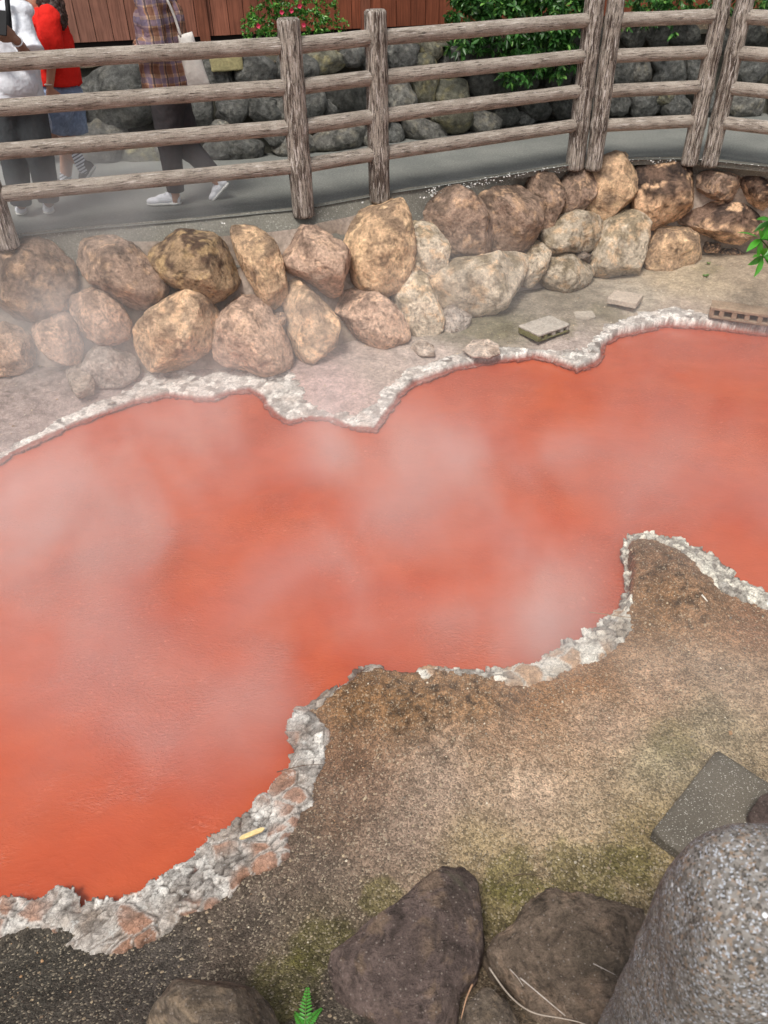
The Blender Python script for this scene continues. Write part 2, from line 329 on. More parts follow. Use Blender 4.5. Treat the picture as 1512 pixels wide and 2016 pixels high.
# soil colours as patches: pixel, colour; dark near-left ones include painted foreground shade
soil = [((80, 700), '#a5968d'), ((200, 850), '#b8a8a0'), ((60, 850), '#b0a098'), ((430, 720), '#a89a90'), ((650, 760), '#cdb3aa'), ((760, 730), '#c6b5a8'), ((900, 660), '#9c9482'), ((1000, 650), '#8f8876'), ((1150, 600), '#8d8473'),
        ((1250, 600), '#bbb09c'), ((1350, 570), '#c2b194'), ((1480, 570), '#b3a28a'), ((1100, 680), '#c4b5a9'), ((1350, 620), '#b9a996'), ((850, 700), '#cbbcb0'), ((300, 770), '#b9aaa2'),
        ((800, 1400), '#8a6946'), ((700, 1380), '#82613f'), ((950, 1390), '#96734f'), ((1300, 1130), '#7a5e46'), ((1280, 1200), '#826344'), ((1400, 1200), '#a07e5e'), ((1480, 1230), '#8c6c54'),
        ((1000, 1440), '#b39477'), ((850, 1550), '#b39c86'), ((1050, 1550), '#c0a88e'), ((1300, 1350), '#b89a7e'), ((1450, 1350), '#ab937a'), ((1200, 1420), '#bb9f84'), ((700, 1550), '#856d5a'), ((1150, 1620), '#b09b7e'), ((1300, 1500), '#a09476'), ((1400, 1430), '#9a8c70'),
        ((620, 1700), '#685c50'), ((800, 1650), '#9a8674'), ((500, 1800), '#564d44'), ((300, 1920), '#4b4640'), ((100, 1950), '#434039'), ((600, 1820), '#655a4a'), ((950, 1690), '#a08e6c'), ((1250, 1680), '#968660'), ((1200, 1900), '#4f473d'), ((700, 1980), '#4f4940'),
        ((1150, 1335), '#8a6645'), ((1050, 1375), '#8f6b49'), ((660, 1490), '#6e5440'), ((640, 1600), '#64503f'), ((590, 1690), '#5c4e42'), ((1490, 1210), '#7c5a40')]
moss = [((1000, 1790), .12, 1.2), ((640, 1860), .12, .9), ((750, 1750), .08, .8), ((1150, 1720), .16, .7), ((1250, 1700), .10, .7), ((560, 1960), .13, .8), ((1330, 1450), .12, .3), ((1010, 1720), .11, 1.0), ((960, 640), .3, .35), ((1100, 640), .2, .4), ((1200, 610), .2, .3), ((1390, 545), .15, .3)]
mound_px = [((840, 1380), .30, .055), ((720, 1380), .16, .06), ((1300, 1130), .24, .09), ((1350, 1190), .16, .06), ((950, 1370), .18, .03), ((1450, 540), .7, .10), ((30, 720), .6, .08)]
def land(X, Y, fine=True):
    d = sdf(X, Y, POOL)
    dn = d+.012*fb2(X, Y, 9, 4, 1)+.006*fb2(X, Y, 45, 3, 2)
    h = .045-.032*sstep(3.6, 4.3, Y)+.02*fb2(X, Y, 1.3, 3, 3)*(1-.6*sstep(3.6, 4.3, Y))+.012*fb2(X, Y, 7, 4, 4)
    h = h+.05*sstep(.0, .7, d)
    far = sstep(4.2, 6.4, Y); h = h+far*.06
    h = h+.22*sstep(1.25, .65, Y)
    rough = np.zeros_like(X)
    for (u, v), r, a in mound_px:
        c = at(u, v, .1); g = np.exp(-((X-c[0])**2+(Y-c[1])**2)/(r*r)); h = h+a*g
        if a < .095: rough = np.maximum(rough, g)
    if fine:
        n = fb2(X, Y, 16, 5, 5, .6); h = h+rough*(.06*np.abs(n)-.01)+(.0025+.014*rough)*fb2(X, Y, 50, 3, 6)
        d1, d2, r1, r2 = vor(X, Y, 14, 4); h = h+rough*.026*(r1-.4)*sstep(.02, .16, d2-d1); e1, e2, q1, q2 = vor(X, Y, 38, 7); h = h+rough*.014*q1*sstep(.0, .2, e2-e1)
    bank = sstep(-.015, .03, dn)
    return -.28+(h+.28)*bank, d, dn, rough
def soilcol(X, Y, rough):
    P = np.array([at(u, v, .08)[:2] for (u, v), _ in soil]); C = np.array([lin(c) for _, c in soil])
    x = X.ravel()+.10*fb2(X, Y, 2.5, 3, 11).ravel(); y = Y.ravel()+.10*fb2(X, Y, 2.5, 3, 12).ravel()
    W = np.zeros(x.size); A = np.zeros((x.size, 3)); C = C*(1-.25*sstep(.06, .3, C.mean(1)))[:, None]*np.array([1.02, 1., 1.03])
    for p, c in zip(P, C):
        w_ = 1/((x-p[0])**2+(y-p[1])**2+.01)**1.8; W += w_; A += w_[:, None]*c
    A /= W[:, None]
    for (u, v), r, s in moss:
        c = at(u, v, .12); g = np.exp(-((X-c[0])**2+(Y-c[1])**2)/(r*r)).ravel()
        f = np.clip(s*sstep(.3, .75, g*1.0+.6*fb2(X, Y, 13, 5, 13, .65).ravel()), 0, .5)
        A = A*(1-f[:, None])+f[:, None]*lin('#63602f')*(.8+.5*fb2(X, Y, 30, 3, 14).ravel()[:, None])
    wet = sstep(.045, .0, DN.ravel() if DN.size == x.size else np.ones(x.size))[:, None]; A = A*(1-wet)+wet*lin('#7d3a28')
    k = np.clip(rough.ravel()*sstep(-.05, .3, fb2(X, Y, 22, 4, 15).ravel()), 0, .8)[:, None]
    A = A*(1-k)+k*lin('#3a2a1c')
    return np.concatenate([A, (1-.72*sstep(3.6, 4.4, Y.ravel()))[:, None]], 1)
gx = np.concatenate([np.arange(-4.6, -1.7, .03), np.arange(-1.7, 2.4, .011), np.arange(2.4, 5.6, .03)]); gy = np.concatenate([np.arange(.1, 3.45, .011), np.arange(3.45, 7.9, .024)])
X, Y = np.meshgrid(gx, gy); Z, D, DN, RG = land(X, Y)
tag(mesh('ground', np.stack([X.ravel(), Y.ravel(), Z.ravel()], 1), gridF(len(gx), len(gy)), MT['ground'], col=soilcol(X, Y, RG)), kind='structure', label='gravelly brown soil bank around the red pool')
def ground_z(x, y):
    return float(land(np.array([[x]]), np.array([[y]]), False)[0][0, 0])
# finer soil on the two rough mounds is part of the same sheet; the crust is a thicker layer lying on it
def make_crust():
    V, F, C, n = [], [], [], 0
    for poly, kind in crust_polys:
        P = np.array(poly); lo, hi = P.min(0)-.12, P.max(0)+.12
        st = {'n': .006, 'm': .007, 'g': .007, 'r': .008, 'f': .010}[kind]
        X, Y = np.meshgrid(np.arange(lo[0], hi[0], st), np.arange(lo[1], hi[1], st))
        base, d, dn, rg = land(X, Y, False)
        e = sdf(X, Y, poly)+(.09 if kind == 'f' else .06)*fb2(X, Y, 7, 5, 21, .65)+(.03 if kind == 'f' else .012)*fb2(X, Y, 30, 3, 22)+(.02 if kind == 'f' else 0)
        inside = sstep(.012, -.012, e)
        q = {'n': 1, 'm': .9, 'g': .8, 'r': 1.15, 'f': .75}[kind]
        wx, wy = X+.02*fb2(X, Y, 12, 3, 23), Y+.02*fb2(X, Y, 12, 3, 24)
        a1, a2, ra, rb = vor(wx, wy, 11*q, 1); b1, b2, rc, rd = vor(wx, wy, 27*q, 2); c1, c2, re, rf = vor(wx, wy, 85*q, 3)
        small = sstep(-.12, .2, fb2(X, Y, 4, 3, 25)+({'n': -.03, 'r': .3, 'f': .25}.get(kind, 0)))
        cell_a, cell_b, cell_c = sstep(0, .10, a2-a1), sstep(0, .16, b2-b1), sstep(0, .2, c2-c1)
        # jagged lip: each plate ends on its own line over the water
        shore = d+.018*(ra-.5)*2*(1-small)+.014*(rc-.5)*2*small+.010*(re-.5)+.012*fb2(X, Y, 14, 4, 26)
        lip = sstep(-.022, -.008, shore)
        hgt = .012+.014*ra*(1-small)*sstep(0, .05, a2-a1)+small*(.003+.007*rc*sstep(0, .06, b2-b1))+.0015*re*cell_c+.009*fb2(X, Y, 8, 3, 27)+.0012*fb2(X, Y, 90, 3, 28)
        hgt = hgt-.010*small*(rd < .1)-.006*small*(1-cell_b)
        hgt = hgt*sstep(.012, -.03, e)*{'f': .5, 'g': .8}.get(kind, 1)
        top = np.maximum(base, .010 if kind == 'f' else .035)+hgt
        z = np.where(inside*lip > .5, top, np.minimum(base-.03, -.05))
        keep = (inside*lip > .5)
        gyy, gxx = np.gradient(d, st); gl = np.hypot(gxx, gyy)+1e-6; k = keep.copy()
        for ax in (0, 1):
            for s in (-1, 1): k |= np.roll(keep, s, ax)
        z = np.where(keep, z, np.where(d < .02, -.012, base-.02))
        idx = -np.ones(X.size, int); kk = k.ravel(); idx[kk] = np.arange(kk.sum())+n
        Fq = gridF(X.shape[1], X.shape[0]); Fq = Fq[kk[Fq].all(1)]; F.append(idx[Fq])
        under = (~keep & (d < .02))*.028; V.append(np.stack([(X+under*gxx/gl).ravel(), (Y+under*gyy/gl).ravel(), z.ravel()], 1)[kk]); n += kk.sum()
        wh = {'n': ('#94877c', '#a87c64', '#d4d0ca'), 'm': ('#a99b8a', '#bd946f', '#dcd7cc'), 'g': ('#857a70', '#8a6e58', '#b5aca2'), 'r': ('#a79f93', '#b59a82', '#ddd8ca'), 'f': ('#bdb0a6', '#bea294', '#e2ddd6')}[kind]
        g0, br, wt = [lin(c) for c in wh]
        t = np.clip(.5+1.5*fb2(X, Y, 6, 4, 29, .6)+{'f': .38, 'm': .25, 'r': .25}.get(kind, 0)+.35*(rc-.5)*small, 0, 1)[..., None]
        c = g0*(1-t)+wt*t
        pl = ((ra > .5)*(1-small)*sstep(.02, .2, a2-a1)*{'f': .35, 'r': .3}.get(kind, .85))[..., None]; c = c*(1-pl)+br*(.8+.5*fb2(X, Y, 25, 3, 30)[..., None])*pl
        c = c*(1+small[..., None]*(.3 if kind == 'f' else .7)*(rc[..., None]-.55))*(1+.3*(re[..., None]-.5))
        gy_ = (sstep(.5, .75, rd)*small*.6)[..., None]; c = c*(1-gy_)+lin('#77706a')*gy_
        rim = (sstep(.05, .0, np.abs(a2-a1-.12))*(1-small)*.6)[..., None]; c = c*(1-rim)+wt*rim
        hole = small*(rd < {'n': .10, 'g': .15}.get(kind, .05))*(fb2(X, Y, 5, 3, 33) > -.1)
        crk = (1-(1-small*(1-cell_b)*(.35 if kind == 'f' else .8))*(1-(1-small)*(1-sstep(0, .05, a2-a1))*.7)*(1-.8*hole))[..., None]; c = c*(1-crk)+lin('#3a2f29')*crk
        wet = (sstep(.05, .012, z)*(d < .03))[..., None]; c = c*(1-wet)+lin('#8a3a26')*wet
        C.append(c.reshape(-1, 3)[kk])
    tag(mesh('mineral_crust', np.concatenate(V), np.concatenate(F), MT['crust'], col=np.concatenate(C)), 'cracked white and brown mineral crust along the edge of the red pool', 'mineral crust', kind='stuff')
make_crust()
# water sheet
gx = np.arange(-6, 7, .05); gy = np.arange(.2, 7.6, .05); X, Y = np.meshgrid(gx, gy)
Zw = .0015*fb2(X, Y, 3, 3, 31)
tag(mesh('water', np.stack([X.ravel(), Y.ravel(), Zw.ravel()], 1), gridF(len(gx), len(gy)), MT['water']), 'opaque orange red hot spring water', kind='structure')
mb = MB(); mb.add([(-70, -40, -.45), (70, -40, -.45), (70, 90, -.45), (-70, 90, -.45)], [[0, 1, 2, 3]], lin('#6b5d4c'))
tag(mb.build('terrain', MT['ground']), kind='structure')

# ------------------------------------------------------------------ far path, coping, back terrace
ZP = 1.05
def curve(P, n=None, st=.08):
    P = np.asarray(P, float); L = np.concatenate([[0], np.cumsum(np.linalg.norm(np.diff(P, axis=0), axis=1))]); n = n or max(2, int(L[-1]/st)); s = np.linspace(0, L[-1], n)
    Q = np.stack([np.interp(s, L, P[:, k]) for k in range(P.shape[1])], 1)
    for _ in range(6): Q[1:-1] = (Q[:-2]+2*Q[1:-1]+Q[2:])/4
    return Q
kerb = curve([(-8, 4.9, ZP), (-4.6, 5.15, ZP)]+[at(u, v, ZP) for u, v in [(0, 470), (130, 455), (360, 436), (597, 412), (747, 384), (1000, 345), (1140, 322), (1250, 314), (1363, 313), (1512, 328)]]+[(4.6, 6.4, ZP), (8, 5.4, ZP)], 240)
bk = curve([(-8, 7.5, ZP), (-4.2, 7.75, ZP)]+[at(u, v, ZP) for u, v in [(150, 320), (280, 315), (530, 310), (700, 290), (800, 275), (900, 265), (1050, 244), (1200, 234), (1512, 228)]]+[(6, 8.9, ZP), (9, 8.3, ZP)], 240)
wtop = curve([(-8, 4.7, .98), (-4.6, 4.95, .98)]+[at(u, v, .98) for u, v in [(0, 482), (300, 474), (580, 452), (740, 412), (900, 378), (1040, 348), (1200, 328), (1300, 325), (1400, 328), (1512, 338)]]+[(4.6, 6.05, .98), (8, 5.1, .98)], 240)
wbase = curve([(-8, 4.9, .1), (-4.6, 5.05, .1)]+[at(u, v, .12) for u, v in [(0, 755), (150, 750), (330, 735), (500, 728), (600, 710), (740, 678), (830, 655), (900, 640), (1010, 598), (1130, 570), (1210, 548), (1330, 535), (1400, 520), (1512, 512)]]+[(4.8, 6.9, .1), (8, 6.2, .1)], 240)
def strip(A, B, k, fz=None):
    A, B = np.asarray(A), np.asarray(B); t = np.linspace(0, 1, k)[:, None, None]; V = A[None]*(1-t)+B[None]*t
    V = V.reshape(-1, 3)
    if fz is not None: V = fz(V)
    return V, gridF(len(A), k)
def shift(A, dx=0, dy=0, dz=0): return np.asarray(A)+np.array([dx, dy, dz])
V, F = strip(kerb, shift(bk, 0, .25), 24); tag(mesh('path', V, F, MT['path']), 'smooth grey concrete walkway behind the log fence', kind='structure')
def rough_(V): V = V.copy(); V[:, 2] += .012*fbm(V*9, 4)+.006*fbm(V*35, 2); return V
V, F = strip(shift(kerb, 0, .03, .012), np.where(wtop[:, :1] > 1.2, shift(wtop, 0, .10, -.16), shift(wtop, 0, -.02, -.24)), 20, rough_)
V2, F2 = strip(shift(kerb, 0, .03, -.05), shift(kerb, 0, .03, .012), 2)
tag(mesh('kerb', np.concatenate([V2, V]), np.concatenate([F2, F+len(V2)]), MT['coping']), 'rough grey concrete coping above the boulder wall', kind='structure')
TER = 1.80
V, F = strip(shift(bk, 0, .2, TER-ZP), shift(bk, 0, 5, TER-ZP), 30, lambda V: V+np.stack([0*V[:, 0], 0*V[:, 0], .03*fbm(V*3, 4)], 1))
tag(mesh('soil', V, F, MT['ground'], col=np.tile(lin('#4a4236'), (len(V), 1))), 'dark soil terrace above the grey boulder wall', kind='structure')

# ------------------------------------------------------------------ boulders
PAL = {'o': ('#cda67c', '#9c7c5c', '#e8b680'), 't': ('#c8b498', '#9c8868', '#d8b080'), 'b': ('#a2826a', '#745c4a', '#c89c72'), 'p': ('#c8a184', '#9c7c66', '#e2b48e'), 'y': ('#c39c6c', '#70543e', '#dcb06a'),
       'd': ('#7a5c48', '#41322b', '#e2ae7a'), 'w': ('#c8b8aa', '#a89484', '#d8c4b2'), 'k': ('#d0a474', '#98795a', '#f0c288'),
       'g': ('#6c6d69', '#585955', '#7b7a72'), 'h': ('#84827a', '#6a6963', '#97907c'), 'l': ('#7d7a64', '#646455', '#968c58'), 'n': ('#53544f', '#434440', '#62625a'),
       'r': ('#70605a', '#5c4f49', '#85705f'), 's': ('#7a6a5c', '#62564a', '#8f7a68'), 'u': ('#7e7062', '#695d52', '#96836e')}
def outline_r(st, n=96, sm=2):
    st = np.asarray(st, float); c = st.mean(0)
    nxt = np.roll(st, -1, 0); cr_ = st[:, 0]*nxt[:, 1]-nxt[:, 0]*st[:, 1]; A = cr_.sum()/2
    c = ((st+nxt)*cr_[:, None]).sum(0)/(6*A)
    ph = np.linspace(-math.pi, math.pi, n, endpoint=False); R = np.full(n, .01)
    for i in range(len(st)):
        a, b = st[i]-c, nxt[i]-c; e = b-a; dx, dy = np.cos(ph), np.sin(ph)
        den = dx*e[1]-dy*e[0]; ok = np.abs(den) > 1e-9; den = np.where(ok, den, 1)
        t = (a[0]*e[1]-a[1]*e[0])/den; s = (a[0]*dy-a[1]*dx)/den
        R = np.where(ok & (t > 0) & (s >= -1e-6) & (s <= 1+1e-6), np.maximum(R, t), R)
    for _ in range(sm): R = (np.roll(R, 1)+2*R+np.roll(R, -1))/4
    return c, ph, R
def boulder(st, o, A, B, N, pal, sub=5, depth=None, seed=0, pw=.8, bumpy=.05, facets=4, m=None, name='boulder', parent=None, sink=0.0, flat=None, sm=2):
    """closed stone: outline st in the plane (o; A, B), bulging along N"""
    c, ph, R = outline_r(st, 160 if sm < 2 else 96, sm); d, F = ico(sub); rs = np.random.default_rng(seed+100)
    a, b, n = d[:, 0], d[:, 1], d[:, 2]; phi = np.arctan2(b, a); rho = np.hypot(a, b)
    r = np.interp(phi, np.append(ph, math.pi), np.append(R, R[0])); size = R.mean()
    dep = depth or size*.75
    rr = r*rho**pw; nn = np.sign(n)*np.abs(n)**.9*dep
    if flat: nn = np.minimum(nn, dep*flat+(nn-dep*flat)*.25)
    q = np.stack([np.cos(phi)*rr, np.sin(phi)*rr, nn], 1)
    ax_ = q.std(0); q = q/ax_
    for _ in range(facets):          # broken flat faces
        k = rs.normal(size=3); k[2] = abs(k[2])+.3; k /= np.linalg.norm(k); s = q@k; lim = np.quantile(s, .87+.09*rs.random()); q = q-np.outer(np.clip(s-lim, 0, None)*.88, k)
    q = q*ax_
    off = rs.random(3)*50
    f = fbm(q/size*1.1+off, 3)*bumpy*1.6+fbm(q/size*3.2+off, 4, .55)*bumpy*.7
    rid = 1-np.abs(fbm(q/size*2.2+off*2, 4, .55))*2.2; f -= np.clip(rid-.72, 0, 1)*bumpy*.9
    q = q+(d*np.array([1, 1, .9]))*(f*size)[:, None]
    P = np.asarray(o)+(c[0]+q[:, :1])*A+(c[1]+q[:, 1:2])*B+(q[:, 2:]-sink*dep)*N
    c0, c1, c2 = [lin(x) for x in PAL[pal]]
    up = q[:, 1]/size if abs(N[2]) < .7 else q[:, 0]/size
    n1 = fbm(q/size*1.6+off*3, 5, .6); n2 = fbm(q/size*2.4+off*5, 5, .62)
    t = sstep(-.02, .2, n1+.22*up-.04)[:, None]; C = c0*(1-t)+c1*t
    t = (sstep(.1, .2, n2)*.85)[:, None]; C = C*(1-t)+c2*t
    if pal == 'd': t = sstep(-.1, .3, -.5*up+.6*n2)[:, None]; C = C*(1-t)+c2*t
    st_ = (sstep(.2, .3, fbm(q/size*np.array([2.2, 1.1, 2.2])+off*7, 5, .65))*.7)[:, None]; C = C*(1-st_)+c1*.55*st_
    ck = (sstep(.955, .985, 1-np.abs(fbm(q/size*1.3+off*9, 5, .6))*1.6)*.6)[:, None]; C = C*(1-ck)+c1*.35*ck
    C = C*(1+.12*rs.normal()); L_ = C@np.array([.3, .6, .1]); C = (C+(L_[:, None]*np.array([1.05, 1., .96])-C)*(.28 if parent is not None else 0))*(1.1 if parent is not None and pal in 'otbpydwk' else 1)
    n3 = fbm(q/size*6+off*7, 4, .65)[:, None]; C = C*(1+.3*n3)
    return mesh(name, P, F, m or MT['boulder'], parent, C, loc=P.mean(0))
def frame_at(base, top, u, ub, ut):
    i = int(np.argmin(np.abs(ub-u))); j = int(np.argmin(np.abs(ut-u))); i0, i1 = max(0, i-3), min(len(base)-1, i+3)
    A = base[i1]-base[i0]; A[2] = 0; A /= np.linalg.norm(A)
    U = top[j]-base[i]; U = U-A*(U@A); U /= np.linalg.norm(U); N = np.cross(A, U)
    if N[1] > 0: N = -N
    return base[i], A, U, N
def on_plane(u, v, o, N):
    r = ray(u, v); return CAM+r*(((o-CAM)@N)/(r@N))
Z4, Z5, Z6 = (0, 420, 2.52), (500, 340, 2.70), (980, 290, 2.842)
front = [  # zoom, palette, points, label of a stone that stands out
    (Z4, 'b', [(0,140),(90,118),(200,125),(260,160),(330,240),(355,300),(350,380),(300,460),(230,510),(165,535),(80,515),(0,480),(-60,400),(-70,250)], 'large brown flaking boulder'),
    (Z4, 'b', [(365,100),(450,95),(560,125),(650,160),(720,230),(790,310),(808,370),(780,430),(700,470),(600,430),(520,380),(440,320),(380,260),(355,180)], None),
    (Z4, 'y', [(760,150),(830,108),(940,88),(1040,100),(1110,160),(1180,230),(1190,290),(1150,360),(1100,410),(1040,432),(960,400),(880,365),(800,310),(750,230)], 'broad ochre boulder with brown stained top'),
    (Z4, 'k', [(1150,70),(1210,65),(1290,90),(1350,140),(1385,200),(1405,280),(1418,370),(1405,440),(1355,468),(1300,430),(1255,350),(1210,260),(1170,170)], 'long slanting orange boulder'),
    (Z4, 'p', [(160,560),(200,520),(280,490),(340,510),(370,570),(390,640),(385,740),(320,745),(240,710),(190,640)], None),
    (Z4, 'p', [(350,440),(400,385),(470,365),(540,400),(590,460),(640,540),(630,590),(570,635),(500,650),(440,610),(390,540),(355,490)], None),
    (Z4, 'p', [(0,540),(60,560),(120,600),(162,650),(150,730),(90,790),(0,800),(-80,760),(-90,620)], None),
    (Z4, 'o', [(680,580),(720,510),(790,450),(870,410),(940,378),(990,410),(1050,460),(1070,510),(1065,600),(1030,660),(960,720),(870,775),(790,785),(740,770),(710,690),(680,630)], 'rounded orange boulder with grey upper half'),
    (Z4, 'p', [(1090,450),(1150,400),(1220,380),(1290,420),(1340,500),(1390,580),(1420,660),(1428,730),(1390,765),(1310,795),(1220,760),(1120,740),(1065,720),(1070,650),(1085,550)], 'pinkish boulder reaching down to the pool edge'),
    (Z4, 'w', [(400,690),(470,660),(580,680),(660,700),(690,780),(620,850),(500,870),(420,800)], None),
    (Z4, 'b', [(1365,500),(1410,490),(1420,540),(1390,562),(1362,545)], None),
    (Z5, 'p', [(150,400),(190,330),(270,278),(330,285),(390,340),(450,370),(490,420),(515,500),(510,570),(480,620),(430,650),(370,610),(300,560),(220,520),(170,470)], None),
    (Z5, 'k', [(485,300),(530,270),(590,200),(650,140),(710,118),(760,140),(795,200),(815,280),(825,370),(820,470),(800,560),(760,605),(690,620),(600,605),(560,580),(530,510),(510,420),(490,360)], 'tall boulder with bright orange crown under a fence post'),
    (Z5, 't', [(820,300),(860,265),(930,280),(990,320),(1030,370),(1025,450),(1000,540),(960,570),(900,555),(850,520),(820,460)], None),
    (Z5, 'b', [(930,190),(970,130),(1040,95),(1130,110),(1200,190),(1250,260),(1278,330),(1265,400),(1200,430),(1110,410),(1040,370),(1000,320),(950,270)], None),
    (Z5, 'b', [(1215,130),(1290,80),(1370,52),(1430,90),(1490,160),(1508,240),(1495,320),(1470,390),(1430,430),(1340,440),(1290,420),(1275,300),(1230,220)], None),
    (Z5, 't', [(960,590),(1000,540),(1080,465),(1180,455),(1300,440),(1420,437),(1465,460),(1440,530),(1390,610),(1330,720),(1250,755),(1160,745),(1080,710),(1000,670),(970,630)], 'wide pale wedge shaped boulder'),
    (Z5, 't', [(755,630),(780,570),(830,525),(890,540),(950,600),(980,680),(995,770),(990,840),(940,880),(870,870),(820,820),(795,750),(770,690)], None),
    (Z5, 'p', [(440,670),(490,630),(550,595),(600,620),(680,680),(740,740),(790,800),(815,860),(800,900),(740,910),(680,930),(620,900),(550,830),(500,760),(440,710)], None),
    (Z5, 'o', [(175,600),(190,555),(260,555),(330,610),(380,690),(430,780),(460,870),(475,940),(450,990),(370,1000),(280,1000),(230,940),(195,850),(180,740),(165,670)], 'tall pale orange boulder with cracked face'),
    (Z5, 'w', [(990,760),(1020,715),(1080,720),(1130,760),(1168,800),(1150,845),(1070,880),(1010,850),(990,810)], 'small angular white crusted stone'),
    (Z6, 'b', [(180,170),(230,140),(290,155),(350,200),(375,260),(360,340),(340,420),(300,478),(250,470),(225,400),(220,320),(190,250)], None),
    (Z6, 'b', [(375,170),(420,130),(480,150),(530,190),(548,240),(520,300),(470,350),(410,368),(365,355),(370,280),(385,220)], None),
    (Z6, 'k', [(520,160),(570,80),(640,48),(700,48),(760,85),(795,150),(790,220),(760,290),(690,350),(620,405),(570,415),(520,370),(530,300),(550,240)], 'smooth egg shaped golden boulder below the double posts'),
    (Z6, 'd', [(795,160),(805,105),(870,85),(960,95),(1040,120),(1110,170),(1140,230),(1110,290),(1040,350),(960,420),(900,442),(840,420),(800,350),(785,270)], 'dark brown boulder with orange lower tip'),
    (Z6, 'b', [(1140,170),(1180,140),(1270,140),(1330,120),(1370,165),(1360,200),(1345,270),(1300,300),(1210,290),(1150,260)], None),
    (Z6, 'd', [(1355,190),(1420,165),(1512,160),(1600,200),(1620,300),(1560,350),(1490,345),(1400,300),(1350,255)], None),
    (Z6, 'd', [(1030,380),(1080,320),(1170,295),(1290,305),(1400,310),(1500,360),(1560,420),(1540,510),(1450,550),(1370,540),(1250,510),(1150,480),(1060,440),(1030,410)], 'wide flat boulder streaked black and orange'),
    (Z6, 't', [(280,470),(330,400),(370,372),(450,375),(530,400),(585,430),(580,500),(550,560),(490,580),(400,580),(320,585),(285,560)], None),
    (Z6, 't', [(590,470),(620,410),(690,365),(750,362),(810,400),(845,460),(840,560),(820,640),(770,710),(680,720),(590,705),(540,660),(545,580)], 'upright tan boulder with rounded top'),
    (Z6, 'k', [(840,610),(890,540),(930,450),(990,425),(1050,460),(1110,530),(1145,590),(1150,650),(1090,685),(1010,690),(930,700),(870,670)], 'triangular orange boulder at the wall foot'),
    (Z6, 't', [(150,700),(170,600),(210,520),(240,490),(270,530),(275,620),(250,740),(200,770),(160,760)], None),
    (Z6, 't', [(262,660),(290,600),(370,595),(450,630),(520,660),(535,710),(510,760),(430,800),(360,812),(300,760),(270,710)], None),
    (Z6, 'd', [(1250,560),(1330,570),(1410,600),(1380,625),(1270,615)], None), (Z6, 'd', [(1160,530),(1240,540),(1245,590),(1170,590)], None), (Z6, 's', [(390,585),(530,595),(535,645),(400,625)], None),
    (Z6, 'b', [(1590,180),(1680,120),(1800,160),(1830,280),(1760,360),(1640,340)], None), (Z6, 'o', [(1600,380),(1720,360),(1820,420),(1840,560),(1720,640),(1590,560)], None), (Z6, 't', [(1560,560),(1640,600),(1660,720),(1540,740),(1480,680)], None),
    (Z4, 'p', [(-300,180),(-180,120),(-90,180),(-85,380),(-180,470),(-300,430)], None), (Z4, 'b', [(-320,500),(-200,490),(-110,560),(-110,700),(-220,790),(-340,720)], None)]
wall = thing('boulder_retaining_wall', 'low retaining wall of ochre and brown boulders between the red pool and the walkway', 'retaining wall', (0, 5.6, .1))
ub, ut = [np.array([proj(p)[0] for p in C]) for C in (wbase, wtop)]
def backing(A, B, back, m, parent, c, seed):
    V, F = strip(A, B, 26); nl = len(A); T = np.gradient(np.asarray(A), axis=0); N = np.stack([-T[:, 1], T[:, 0], 0*T[:, 0]], 1); N /= np.linalg.norm(N, axis=1)[:, None]
    n = fbm(V*3.3+seed, 4); N = np.tile(N, (26, 1)); V = V+N*(back+.05*n+.02*fbm(V*14, 3))[:, None]
    k = sstep(-.3, .4, fbm(V*2.2+9, 4))[:, None]; return mesh('mortar', V, F, m, parent, lin(c[0])*(1-k)+lin(c[1])*k)
backing(shift(wbase, dz=-.15), shift(wtop, 0, -.02, -.03), .10, MT['mortar'], wall, ('#85776b', '#a5968a'), 0)
for i, ((ox, oy, s), pal, pts, lab) in enumerate(front):
    P = np.array(pts, float)/s+np.array([ox, oy]); uc = P[:, 0].mean(); o, A, U, N = frame_at(wbase, wtop, uc, ub, ut)
    W = np.array([on_plane(u, v, o, N) for u, v in P]); st = np.stack([(W-o)@A, (W-o)@U], 1)
    size = np.sqrt(np.prod(np.ptp(st, axis=0)))
    b_ = boulder(st.mean(0)+(st-st.mean(0))*1.12, o, A, U, N, pal, 5, size*.44, i, bumpy=.085, facets=9, parent=wall, sink=.12)
    if lab: b_['label'] = lab
